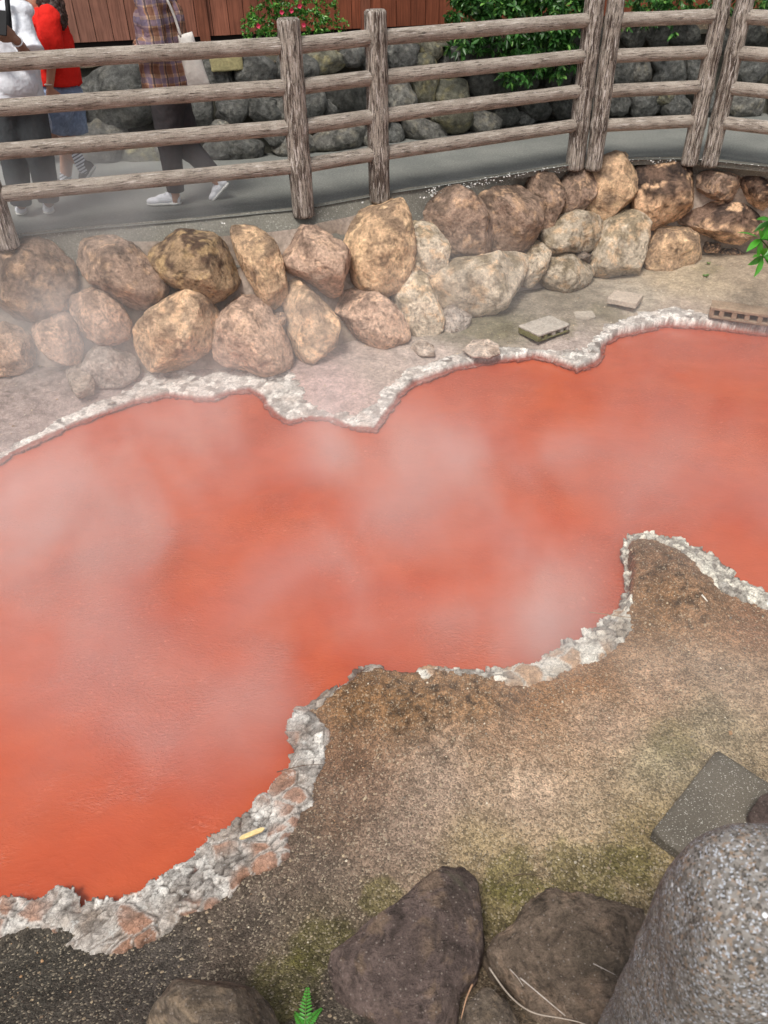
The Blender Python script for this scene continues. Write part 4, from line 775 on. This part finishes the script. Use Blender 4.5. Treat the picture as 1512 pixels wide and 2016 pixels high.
xs2 = rs.uniform(-3, 4, 9000); ys2 = rs.uniform(4.3, 7.2, 9000); z2, d2, _, _ = land(xs2[None], ys2[None], True); k = (d2[0] > .06) & (d2[0] < 1.3) & (rs.random(9000) < .35); xs2, ys2, z2 = xs2[k], ys2[k], z2[0][k]; n2 = len(xs2)
grit('gravel', 'loose pale grit scattered over the brown bank', np.concatenate([np.stack([xs, ys, zs+sz*.3], 1), np.stack([xs2, ys2, z2+.002], 1)]), np.concatenate([sz, .003+.006*rs.random(n2)**4]), np.concatenate([cc, pal[rs.integers(0, 3, n2)]*rs.uniform(.6, 1.1, (n2, 1))]), MT['vcol'])
t = rs.random(1500)**.7; i = (rs.beta(3, 2.2, 1500)*(len(kerb)-60)+30).astype(int); q = kerb[i]*(1-t[:, None])+wtop[i]*t[:, None]; right = (q[:, 0] > .4) | (rs.random(1500) < .03); q = q[right & (q[:, 1] < 9)]; q[:, 2] += .01
grit('petals', 'white fallen petal flakes and grit strewn on the grey coping', q+rs.normal(size=q.shape)*[.02, .02, 0], .004+.006*rs.random(len(q)), np.tile(lin('#dcdad6'), (len(q), 1)), MT['vcol'])

# ------------------------------------------------------------------ people
def cap_mesh(p0, r0, p1, r1, flat=False, n=20):
    p0, p1 = np.asarray(p0, float), np.asarray(p1, float); ax = p1-p0; L = np.linalg.norm(ax); ax /= L; e = np.cross(ax, [.13, .9, .2]); e /= np.linalg.norm(e); f = np.cross(ax, e); rings = []
    A = np.linspace(-math.pi/2, 0, 6)
    if flat: rings = [(0, 1e-4), (0, r0), (L, r1), (L, 1e-4)]
    else: rings = [(r0*math.sin(a), max(r0*math.cos(a), 1e-4)) for a in A]+[(L-r1*math.sin(a), max(r1*math.cos(a), 1e-4)) for a in A[::-1]]
    V = [p0+ax*s+r*(e*math.cos(2*math.pi*k/n)+f*math.sin(2*math.pi*k/n)) for s, r in rings for k in range(n)]
    m_ = len(rings); F = [[i*n+k, i*n+(k+1) % n, (i+1)*n+(k+1) % n, (i+1)*n+k] for i in range(m_-1) for k in range(n)]+[list(range(n))[::-1], list(range((m_-1)*n, m_*n))]
    return V, F
def C_(p0, r0, p1, r1): return cap_mesh(p0, r0, p1, r1)
def K_(p0, r0, p1, r1): return cap_mesh(p0, r0, p1, r1, True)
def E_(c, r, R=np.eye(3)): V, F = ico(3); return (V*r)@np.asarray(R).T+np.asarray(c), F
def blob(name, prims, vox, m, parent, smooth=6, noise=0, nf=12, col=None):
    """closed pieces fused into one continuous surface"""
    mb = MB()
    for V, F in prims: mb.add(V, F)
    o = mb.build('tmp', m, None, True, col=False); md = o.modifiers.new('r', 'REMESH'); md.mode = 'VOXEL'; md.voxel_size = vox
    sm = o.modifiers.new('s', 'SMOOTH'); sm.factor = .5; sm.iterations = smooth
    dg = bpy.context.evaluated_depsgraph_get(); me = bpy.data.meshes.new_from_object(o.evaluated_get(dg)); old = o.data; bpy.data.objects.remove(o); bpy.data.meshes.remove(old)
    V = np.empty(len(me.vertices)*3); me.vertices.foreach_get('co', V); V = V.reshape(-1, 3)
    if noise:
        Nn = np.empty(V.size); me.vertices.foreach_get('normal', Nn); V = V+Nn.reshape(-1, 3)*(noise*fbm(V*nf, 3))[:, None]
    V = V-np.array(parent_world(parent)); me.vertices.foreach_set('co', V.ravel()); me.materials.clear(); me.materials.append(m); me.polygons.foreach_set('use_smooth', [True]*len(me.polygons)); me.name = name
    if col is not None:
        a = me.color_attributes.new('Col', 'FLOAT_COLOR', 'POINT'); cc = np.ones((len(V), 4)); cc[:, :3] = col(V); a.data.foreach_set('color', cc.ravel())
    me.update(); return link(bpy.data.objects.new(name, me), parent)
skin = m_flat('skin', '#b98a72', .55, .35, 40, .06, .001); skin2 = m_flat('tan_skin', '#8f6a58', .55, .35, 40, .06, .001)
hairm = m_flat('brown_hair', '#3a2822', .5, .4, 60, .3, .01); red = m_flat('red_cotton', '#d8281f', .85, .2, 40, .06, .008); white = m_flat('white_cotton', '#dcdfe6', .85, .2, 30, .04, .012)
char = m_flat('charcoal_cloth', '#3f3c3e', .9, .15, 40, .1, .006); grey = m_flat('dark_grey_cloth', '#4a4d50', .9, .15, 40, .1, .006); denim = m_flat('blue_denim', '#8292ac', .9, .15, 45, .25, .006)
shoe_w = m_flat('white_canvas', '#e6e7ee', .7, .3, 60, .03, .002); shoe_b = m_flat('black_canvas', '#2c2b2e', .8, .3, 60, .1, .002); sole = m_flat('pale_rubber', '#d6d6d2', .6, .3, 20, .05, .001); black = m_flat('black_plastic', '#141417', .6, .2, 20, .05, .0005); tote = m_flat('cream_canvas', '#cfcac4', .9, .2, 70, .05, .006)
ms = Mat('striped_sock', .9, .2); s_ = ms.n('SeparateXYZ', {0: ms.obj()}); tt = ms.math('FRACT', ms.math('MULTIPLY', ms.math('ADD', s_.outputs[2], ms.math('MULTIPLY', s_.outputs[0], -.45)), 42)); sock = ms.out(ms.mix(ms.math('GREATER_THAN', tt, .6), lin('#d9dbe4'), lin('#2f3648')))
def hand(w_, fw, up, curl=.5, side=1, s=1.):
    """palm, four bent unequal fingers and a thumb from the palm's side"""
    fw = np.asarray(fw, float)/np.linalg.norm(fw); up = np.asarray(up, float); up = up-fw*(fw@up); up /= np.linalg.norm(up); sd_ = np.cross(fw, up)*side; w_ = np.asarray(w_); out = []
    R = np.stack([fw, sd_, up], 1); out.append(E_(w_+fw*.045*s, np.array([.048, .040, .017])*s, R)); out.append(C_(w_-fw*.02, .022*s, w_+fw*.02*s, .021*s))
    for k, (o, l) in enumerate(((-.030, .066), (-.010, .076), (.010, .071), (.029, .056))):
        b = w_+fw*.082*s+sd_*o*s; a1 = curl*.7; a2 = curl*1.6; d1 = fw*math.cos(a1)-up*math.sin(a1); d2 = fw*math.cos(a2)-up*math.sin(a2)
        m_ = b+d1*l*.5*s; out += [C_(b-fw*.01, .0098*s, m_, .0088*s), C_(m_, .0088*s, m_+d2*l*.5*s, .0072*s)]
    b = w_+fw*.025*s-sd_*.030*s; d1 = fw*.6-sd_*.7-up*.3*curl; d1 /= np.linalg.norm(d1); m_ = b+d1*.035*s; d2 = fw*.85-sd_*.3-up*.5*curl; d2 /= np.linalg.norm(d2); out += [C_(b, .012*s, m_, .0105*s), C_(m_, .0105*s, m_+d2*.03*s, .008*s)]
    return out
def head(c, fw, s=1.):
    fw = np.asarray(fw, float); fw /= np.linalg.norm(fw); up = np.array([0, 0, 1.]); sd_ = np.cross(up, fw); sd_ /= np.linalg.norm(sd_); R = np.stack([fw, sd_, np.cross(fw, sd_)], 1); P = lambda x, y, z: np.asarray(c)+R@np.array([x, y, z])*s
    return [E_(P(-.012, 0, .025), np.array([.098, .077, .098])*s, R), E_(P(.03, 0, -.045), np.array([.062, .056, .07])*s, R), C_(P(.06, 0, -.092), .02*s, P(.045, 0, -.075), .035*s), C_(P(.085, 0, .012), .010*s, P(.104, 0, -.025), .015*s),
            E_(P(.082, 0, -.058), np.array([.012, .024, .007])*s, R), E_(P(.080, 0, -.071), np.array([.013, .022, .008])*s, R), E_(P(-.005, .077, -.01), np.array([.024, .010, .034])*s, R), E_(P(-.005, -.077, -.01), np.array([.024, .010, .034])*s, R), E_(P(.07, 0, .035), np.array([.02, .055, .012])*s, R)], P
def eyes(P, parent):
    for sg in (-1, 1): V, F = E_(P(.074, sg*.031, .012), np.array([.011, .014, .009])); mesh('eye', V, F, black, parent)
def shoe(heel, toe, m, parent, up=(0, 0, 1), W=.040, ankle=True, stripe=False):
    heel, toe = np.asarray(heel, float), np.asarray(toe, float); fw = toe-heel; L = np.linalg.norm(fw); fw /= L; up = np.asarray(up, float); up = up-fw*(fw@up); up /= np.linalg.norm(up); sd_ = np.cross(up, fw); R = np.stack([fw, sd_, up], 1)
    P = lambda x, y, z: heel+R@np.array([x*L, y, z])
    pr = [E_(P(.17, 0, .045), (L*.17, W*.85, .042), R), E_(P(.45, 0, .042), (L*.30, W*.92, .040), R), E_(P(.75, 0, .030), (L*.25, W*1.05, .028), R), C_(P(.18, 0, .05), .034, P(.20, 0, .078), .036), C_(P(.36, 0, .062), .03, P(.6, 0, .045), .026)]
    o = blob('shoe', pr, .006, m, parent, 5)
    so = [E_(P(.22, 0, .010), (L*.235, W*.95, .015), R), E_(P(.5, 0, .010), (L*.35, W*.95, .014), R), E_(P(.74, 0, .010), (L*.27, W*1.12, .015), R)]
    blob('sole', so, .005, sole, o, 3)
    mb = MB()
    for k in range(4):
        x = .40+.075*k; z = .094-.012*k; mb.tube([P(x, -.024, z-.010), P(x, 0, z), P(x+.02, .024, z-.010)], .0035, 6, lin('#f0f0f2'))
    mb.build('laces', MT['vcol'], o)
    if stripe:
        mb = MB(); q = np.array([P(.12, -W*.93, .05), P(.3, -W*1.0, .035), P(.45, -W*1.02, .05), P(.62, -W*.95, .045)]); mb.tube(curve(q, 12), .006, 6, lin('#e8e8ea')); mb.build('side_stripe', MT['vcol'], o)
    return o
# --- person in the plaid shirt
Yp = 6.34
def J(u, v, d=0): return py(u, v, Yp+d)
p = thing('person', 'person in an untucked plaid shirt and white sneakers striding along the walkway', 'person', J(340, 400)*[1, 1, 0]+[0, 0, ZP])
hp, HP = head(J(300, -88), (-1, .05, -.08)); el, wr = J(309, 86, -.24), J(268, 97, -.20)
el2, wr2 = J(300, 80, .22), J(262, 100, .14)
body = hp+[C_(J(312, -60), .052, J(310, -25), .06), C_(J(305, 0), .12, J(318, 70), .12), C_(J(318, 70), .12, J(331, 165), .13), C_(J(292, 2, -.17), .05, el, .042), C_(el, .04, wr, .028), C_(J(300, 0, .17), .05, el2, .042), C_(el2, .04, wr2, .028),
      C_(J(331, 180, -.07), .085, J(336, 290, -.06), .058), C_(J(336, 290, -.06), .056, J(345, 392, -.05), .036), C_(J(342, 185, .08), .085, J(374, 296, .08), .058), C_(J(374, 296, .08), .056, J(428, 358, .08), .036)]+hand(wr, J(250, 104, -.16)-wr, (0, 0, 1), .7)+hand(wr2, J(245, 106, .1)-wr2, (0, 0, 1), .6, -1)
blob('body', body, .008, skin, p, 4); eyes(HP, p)
blob('hair', [E_(HP(-.03, 0, .05), (.1, .088, .09)), E_(HP(-.06, 0, -.02), (.07, .082, .09))], .009, hairm, p, 3, .01, 30)
sh = [E_(J(306, 0), (.145, .215, .10)), E_(J(311, 40), (.165, .19, .16)), K_(J(311, 40), .165, J(334, 181), .190), E_(J(318, 90), (.165, .175, .2)), C_(J(291, 4, -.17), .082, el, .070), K_(el+np.array([.01, 0, .0]), .068, el+(wr-el)*.80, .060), C_(J(300, 2, .17), .08, el2, .068), C_(el2, .064, el2+(wr2-el2)*.6, .056), C_(J(310, -38), .062, J(309, -20), .085),
      C_(J(345, 20, -.05), .05, J(368, 150, 0), .06), C_(J(300, 120, -.12), .045, J(305, 170, -.12), .06)]
blob('shirt', sh, .009, MT['plaid'], p, 4, .014, 9)
tr = [E_(J(330, 190), (.150, .16, .13)), C_(J(329, 195, -.07), .122, J(333, 285, -.06), .092), K_(J(333, 280, -.06), .092, J(346, 377, -.05), .066), C_(J(342, 190, .08), .115, J(374, 296, .08), .088), K_(J(372, 290, .08), .088, J(421, 344, .08), .066), C_(J(360, 240, .08), .10, J(374, 296, .08), .085)]
blob('trousers', tr, .009, char, p, 5, .006, 10)
shoe(J(358, 403, -.05)*[1, 1, 0]+[0, 0, ZP+.003], J(290, 406, -.05)*[1, 1, 0]+[0, 0, ZP+.003], shoe_w, p)
shoe(J(452, 362, .08), J(419, 404, .08)+np.array([0, 0, .02]), shoe_w, p, (-.9, 0, .5))
# tote bag
tb = thing('tote_bag', 'cream canvas tote bag hanging from the plaid shirted person\'s shoulder', 'bag', J(390, 150, -.05)); mb = MB()
q = np.array([J(350, 70, -.10), J(378, 62, -.10), J(414, 170, -.08), J(366, 174, -.08)]); n = 14; V = []
for sgn in (-1, 1):
    for i in range(n):
        for j in range(n):
            s, t_ = i/(n-1), j/(n-1); pt = (q[0]*(1-s)+q[1]*s)*(1-t_)+(q[3]*(1-s)+q[2]*s)*t_; bul = (s*(1-s)*4)**.6*(.25+.75*t_*(1-t_)*4)
            V.append(pt+np.array([0, sgn*(.003+.04*bul), 0])+.006*fbm(np.array([[s*4+sgn*9, t_*5, 1.]]), 3)[0])
F = gridF(n, n).tolist(); F2 = [[x+n*n for x in f[::-1]] for f in F]; rim = [i for i in range(n)]+[i*n+n-1 for i in range(1, n)]+[n*n-1-i for i in range(1, n)]+[n*(n-1)-i*n for i in range(1, n-1)]
mb.add(V, F+F2+[[rim[i], rim[i]+n*n, rim[(i+1) % len(rim)]+n*n, rim[(i+1) % len(rim)]] for i in range(len(rim))]); mb.build('pouch', tote, tb, True, col=False)
mb = MB(); mb.tube(curve([J(356, 72, -.11), J(343, 30, -.12), J(328, -4, -.15), J(316, -22, -.15), J(318, -18, -.05), J(340, 20, .02), J(362, 66, -.05)], 30), .009, 6); mb.build('strap', tote, tb, True, col=False)

# --- person in the red shirt
Yr = 6.62
def J(u, v, d=0): return py(u, v, Yr+d)
p = thing('person', 'person with curly brown hair in a red t-shirt and ripped denim shorts', 'person', J(115, 385)*[1, 1, 0]+[0, 0, ZP])
hp, HP = head(J(76, -14), (-1, -.12, -.1), .98); wr, el = J(98, 172, -.20), J(103, 112, -.2)
body = hp+[C_(J(90, 5), .048, J(92, 30), .055), C_(J(95, 45), .11, J(110, 110), .11), C_(J(110, 110), .11, J(122, 185), .13), C_(J(98, 38, -.16), .045, el, .038), C_(el, .037, wr, .025), C_(J(95, 40, .16), .045, J(85, 110, .2), .038), C_(J(85, 110, .2), .036, J(60, 150, .2), .025),
      C_(J(112, 195, -.08), .09, J(92, 268, -.1), .062), C_(J(92, 268, -.1), .058, J(160, 322, -.06), .036), C_(J(128, 200, .09), .09, J(132, 290, .09), .06), C_(J(132, 290, .09), .058, J(128, 378, .09), .036)]+hand(wr, (-.02, 0, -1), (.3, -1, 0), .5)+hand(J(60, 150, .2), (-1, 0, -.4), (0, 0, 1), .6)
blob('body', body, .008, skin, p, 4); eyes(HP, p)
hr = [E_(HP(-.035, 0, .045), (.105, .092, .10)), C_(HP(-.05, .02, 0), .085, J(106, 20), .085), C_(J(100, 0), .09, J(116, 38, -.06), .06), C_(J(88, 0, -.10), .06, J(104, 34, -.14), .05), C_(J(108, 20, -.12), .05, J(121, 46, -.14), .032)]
blob('hair', hr, .008, hairm, p, 2, .028, 26)
sh = [E_(J(94, 40), (.135, .19, .09)), E_(J(98, 70), (.145, .165, .14)), K_(J(99, 70), .150, J(118, 165), .165), C_(J(98, 36, -.15), .085, J(97, 90, -.19), .09), K_(J(97, 80, -.19), .09, J(96, 126, -.20), .092), C_(J(95, 38, .15), .08, J(88, 95, .2), .082), C_(J(120, 60, 0), .06, J(146, 158, .02), .05)]
blob('t_shirt', sh, .009, red, p, 4, .02, 8)
st = [E_(J(122, 185), (.155, .165, .12)), K_(J(113, 190, -.08), .135, J(100, 255, -.1), .118), K_(J(130, 195, .09), .135, J(143, 262, .09), .118)]
so = blob('shorts', st, .009, denim, p, 3, .010, 14)
q = J(88, 238, -.22); V, F = E_(q, (.05, .012, .10)); mesh('ripped_patch', V, F, m_flat('pale_frayed_denim', '#b9c4d6', .9, .1, 90, .2, .004), so)
wb = MB(); th = np.linspace(0, 6.283, 20); wb.tube(np.stack([wr[0]+.030*np.cos(th), wr[1]+.030*np.sin(th), wr[2]+.02+0*th], 1), .004, 6, lin('#d8d2c8'), False); wb.build('bracelet', MT['vcol'], p)
blob('sock', [C_(J(150, 306, -.07), .046, J(166, 334, -.06), .045)], .007, sock, p, 3); blob('sock', [C_(J(130, 330, .09), .045, J(128, 376, .09), .045)], .007, sock, p, 3)
shoe(J(190, 328, -.06), J(160, 375, -.06), shoe_b, p, (-.8, 0, .45), .042, stripe=True); shoe(J(138, 398, .09)*[1, 1, 0]+[0, 0, ZP+.003], J(75, 398, .09)*[1, 1, 0]+[0, 0, ZP+.003], shoe_b, p, stripe=True)
# --- person in the white shirt
Yw = 6.08
def J(u, v, d=0): return py(u, v, Yw+d)
p = thing('person', 'person in a loose white shirt and dark trousers looking at a phone', 'person', J(65, 420)*[1, 1, 0]+[0, 0, ZP])
hp, HP = head(J(2, -42), (-.6, -.7, -.35)); wr, el = J(31, 78, -.30), J(54, 108, -.16); el2, wr2 = J(-40, 110, -.1), J(-18, 80, -.3)
hd = hand(wr, J(12, 62, -.34)-wr, (.2, -.9, .3), .9); hd2 = hand(wr2, J(-4, 64, -.34)-wr2, (-.2, .9, .3), .9, -1)
body = hp+[C_(J(6, -14), .052, J(10, 10), .06), C_(J(12, 30), .12, J(22, 110), .12), C_(J(22, 110), .12, J(36, 180), .13), C_(J(34, 24), .05, el, .042), C_(el, .04, wr, .028), C_(J(-22, 24), .05, el2, .042), C_(el2, .04, wr2, .028),
      C_(J(55, 195), .085, J(76, 300), .06), C_(J(76, 300), .056, J(96, 398), .038), C_(J(15, 195), .085, J(28, 300), .06), C_(J(28, 300), .056, J(42, 402), .038)]+hd+hd2
blob('body', body, .008, skin2, p, 4); eyes(HP, p); blob('hair', [E_(HP(-.03, 0, .05), (.1, .09, .09)), E_(HP(-.06, 0, -.02), (.07, .082, .08))], .009, hairm, p, 3, .01, 30)
sh = [E_(J(8, 22), (.20, .13, .08)), E_(J(12, 60), (.185, .15, .16)), K_(J(12, 60), .175, J(28, 192), .200), C_(J(34, 24), .082, J(50, 85, -.12), .082), K_(J(48, 78, -.10), .084, J(62, 108, -.16), .092), C_(J(-22, 24), .082, el2, .085), E_(J(28, 165, -.08), (.16, .13, .12))]
blob('shirt', sh, .008, white, p, 4, .011, 9)
tr = [E_(J(34, 200), (.165, .14, .13)), C_(J(55, 200), .118, J(78, 300), .10), K_(J(77, 295), .10, J(96, 396), .078), C_(J(13, 200), .118, J(26, 300), .10), K_(J(25, 295), .10, J(42, 402), .078)]
blob('trousers', tr, .009, grey, p, 5, .006, 10)
for (u, v, u2, v2) in ((96, 405, 98, 437), (45, 407, 40, 440)):
    a, b = at(u, v, ZP+.003), at(u2, v2, ZP+.003); b = a+(b-a)/np.linalg.norm(b-a)*.26; shoe(a, b, shoe_w, p)
mb = MB(); mb.tube(curve([J(14, -5, -.12), J(15, 12, -.185), J(17, 30, -.2), J(20, 60, -.2)], 16), .016, 8); mb.build('shoulder_strap', black, p, col=False)
th = np.linspace(0, 6.283, 20); wd = (wr-el)/np.linalg.norm(wr-el); e1 = np.cross(wd, [0, 1, 0]); e1 /= np.linalg.norm(e1); e2 = np.cross(wd, e1); mb = MB(); mb.tube(wr-wd*.02+.032*(np.cos(th)[:, None]*e1+np.sin(th)[:, None]*e2), .005, 6, lin('#d9dbe0'), False); mb.build('bracelet', MT['vcol'], p)
ph = thing('phone', 'dark smartphone held up in the hand of the person in white', 'phone', J(4, 48, -.38)); Rp = np.array(Matrix.Rotation(-.5, 3, 'X') @ Matrix.Rotation(.12, 3, 'Y')); mb = MB(); mb.box(J(2, 45, -.385), (.037, .0045, .073), Rp); o = mb.build('case', black, ph, False, col=False)
bv = o.modifiers.new('b', 'BEVEL'); bv.width = .004; bv.segments = 3

# ------------------------------------------------------------------ steam rising from the pool
def steam():
    """the steam is a density grid: soft puffs over the vents broken up by turbulence, computed once"""
    lo, hi = np.array([-4.3, .8, .01]), np.array([4.9, 7.3, 2.1])
    g = bpy.data.node_groups.new('steam_density', 'GeometryNodeTree'); g.interface.new_socket('Geometry', in_out='OUTPUT', socket_type='NodeSocketGeometry')
    N, L = g.nodes, g.links
    def nd(t, ins=None, **kw):
        x = N.new(t)
        for k, v in kw.items(): setattr(x, k, v)
        for k, v in (ins or {}).items():
            if isinstance(v, bpy.types.NodeSocket): L.new(v, x.inputs[k])
            else: x.inputs[k].default_value = v
        return x
    def mth(op, a, b): return nd('ShaderNodeMath', {0: a, 1: b}, operation=op).outputs[0]
    def rmp(x, a, b, c=0., d=1.): return nd('ShaderNodeMapRange', {'Value': x, 'From Min': a, 'From Max': b, 'To Min': c, 'To Max': d}, interpolation_type='SMOOTHSTEP').outputs[0]
    p = nd('GeometryNodeInputPosition').outputs[0]; z = nd('ShaderNodeSeparateXYZ', {0: p}).outputs[2]
    wv = nd('ShaderNodeTexNoise', {'Vector': p, 'Scale': 1.1, 'Detail': 2.}).outputs['Color']; wv = nd('ShaderNodeVectorMath', {0: wv, 1: (.5, .5, .5)}, operation='SUBTRACT').outputs[0]
    wp = nd('ShaderNodeVectorMath', {0: wv, 1: (.9, .9, .5)}, operation='MULTIPLY').outputs[0]; wp = nd('ShaderNodeVectorMath', {0: p, 1: wp}, operation='ADD').outputs[0]; tot = None
    for (u, v, zc), r, rz, a in STEAM:
        c = at(u, v, zc); q = nd('ShaderNodeVectorMath', {0: wp, 1: tuple(c)}, operation='SUBTRACT').outputs[0]; q = nd('ShaderNodeVectorMath', {0: q, 1: (1/r/1.25, 1/r/1.25, 1/rz/1.1)}, operation='MULTIPLY').outputs[0]
        d = nd('ShaderNodeVectorMath', {0: q}, operation='LENGTH').outputs['Value']; b = rmp(d, 1., 0., 0., a*STEAM_K); tot = b if tot is None else mth('ADD', tot, b)
    tot = mth('ADD', tot, rmp(z, .9, .0, 0., STEAM_BASE))
    n = nd('ShaderNodeTexNoise', {'Vector': nd('ShaderNodeVectorMath', {0: p, 1: (1., 1., .7)}, operation='MULTIPLY').outputs[0], 'Scale': 1.35, 'Detail': 6., 'Roughness': .6, 'Distortion': 1.0}).outputs[0]
    tot = mth('MULTIPLY', tot, rmp(n, .35, .67, .22, 1.78)); tot = mth('MULTIPLY', tot, rmp(z, 2.05, 1.3))
    px = nd('ShaderNodeSeparateXYZ', {0: p}).outputs
    for s_, a, b in ((px[0], -4.3, -3.6), (px[0], 4.9, 4.2), (px[1], 1.0, 2.3), (px[1], 7.3, 6.7)): tot = mth('MULTIPLY', tot, rmp(s_, a, b))
    vc = nd('GeometryNodeVolumeCube', {'Density': tot, 'Background': 0., 'Min': tuple(lo), 'Max': tuple(hi), 'Resolution X': 184, 'Resolution Y': 130, 'Resolution Z': 42})
    m = bpy.data.materials.new('steam'); m.use_nodes = True; T = m.node_tree; T.nodes.remove(T.nodes['Principled BSDF'])
    v = T.nodes.new('ShaderNodeVolumePrincipled'); v.inputs['Color'].default_value = (1, 1, 1, 1); v.inputs['Density'].default_value = 1.0; v.inputs['Anisotropy'].default_value = -.05
    T.links.new(v.outputs[0], T.nodes['Material Output'].inputs['Volume'])
    sm = nd('GeometryNodeSetMaterial', {'Geometry': vc.outputs[0], 'Material': m}); o_ = N.new('NodeGroupOutput'); L.new(sm.outputs[0], o_.inputs[0])
    vd = bpy.data.volumes.new('steam'); vd.materials.append(m); vd.render.step_size = .10
    o = link(bpy.data.objects.new('steam', vd)); md = o.modifiers.new('density', 'NODES'); md.node_group = g
    tag(o, 'white steam drifting over the hot red pool and the boulders', 'steam', kind='stuff')
STEAM_K, STEAM_BASE = .68, .12
STEAM = [((690, 850, .25), .55, .45, .9), ((300, 850, .25), .8, .5, .7), ((60, 1050, .3), .7, .5, .9), ((130, 1250, .2), .6, .4, .6), ((830, 950, .25), .7, .45, .7), ((1050, 1180, .2), .5, .4, 1.0), ((620, 1150, .2), .6, .4, .5), ((350, 1420, .2), .5, .35, .7), ((330, 1000, .2), .6, .4, .5),
         ((40, 620, .5), 1.1, .8, 1.0), ((260, 620, .5), .8, .6, .7), ((560, 640, .4), .8, .5, .5), ((640, 560, .5), .5, .6, .35), ((900, 450, .7), .45, .45, .3), ((1030, 570, .4), .35, .4, .3), ((1230, 960, .2), .8, .4, .25), ((1450, 960, .2), .6, .4, .2), ((130, 300, 1.25), 1.2, .5, .7), ((330, 430, 1.0), .9, .5, .45), ((880, 560, .5), .7, .5, .4), ((1000, 850, .2), .5, .4, .5), ((150, 380, 1.2), 1.1, .5, .8), ((900, 1250, .15), .6, .3, .4), ((150, 1500, .2), .5, .3, .45)]
steam()
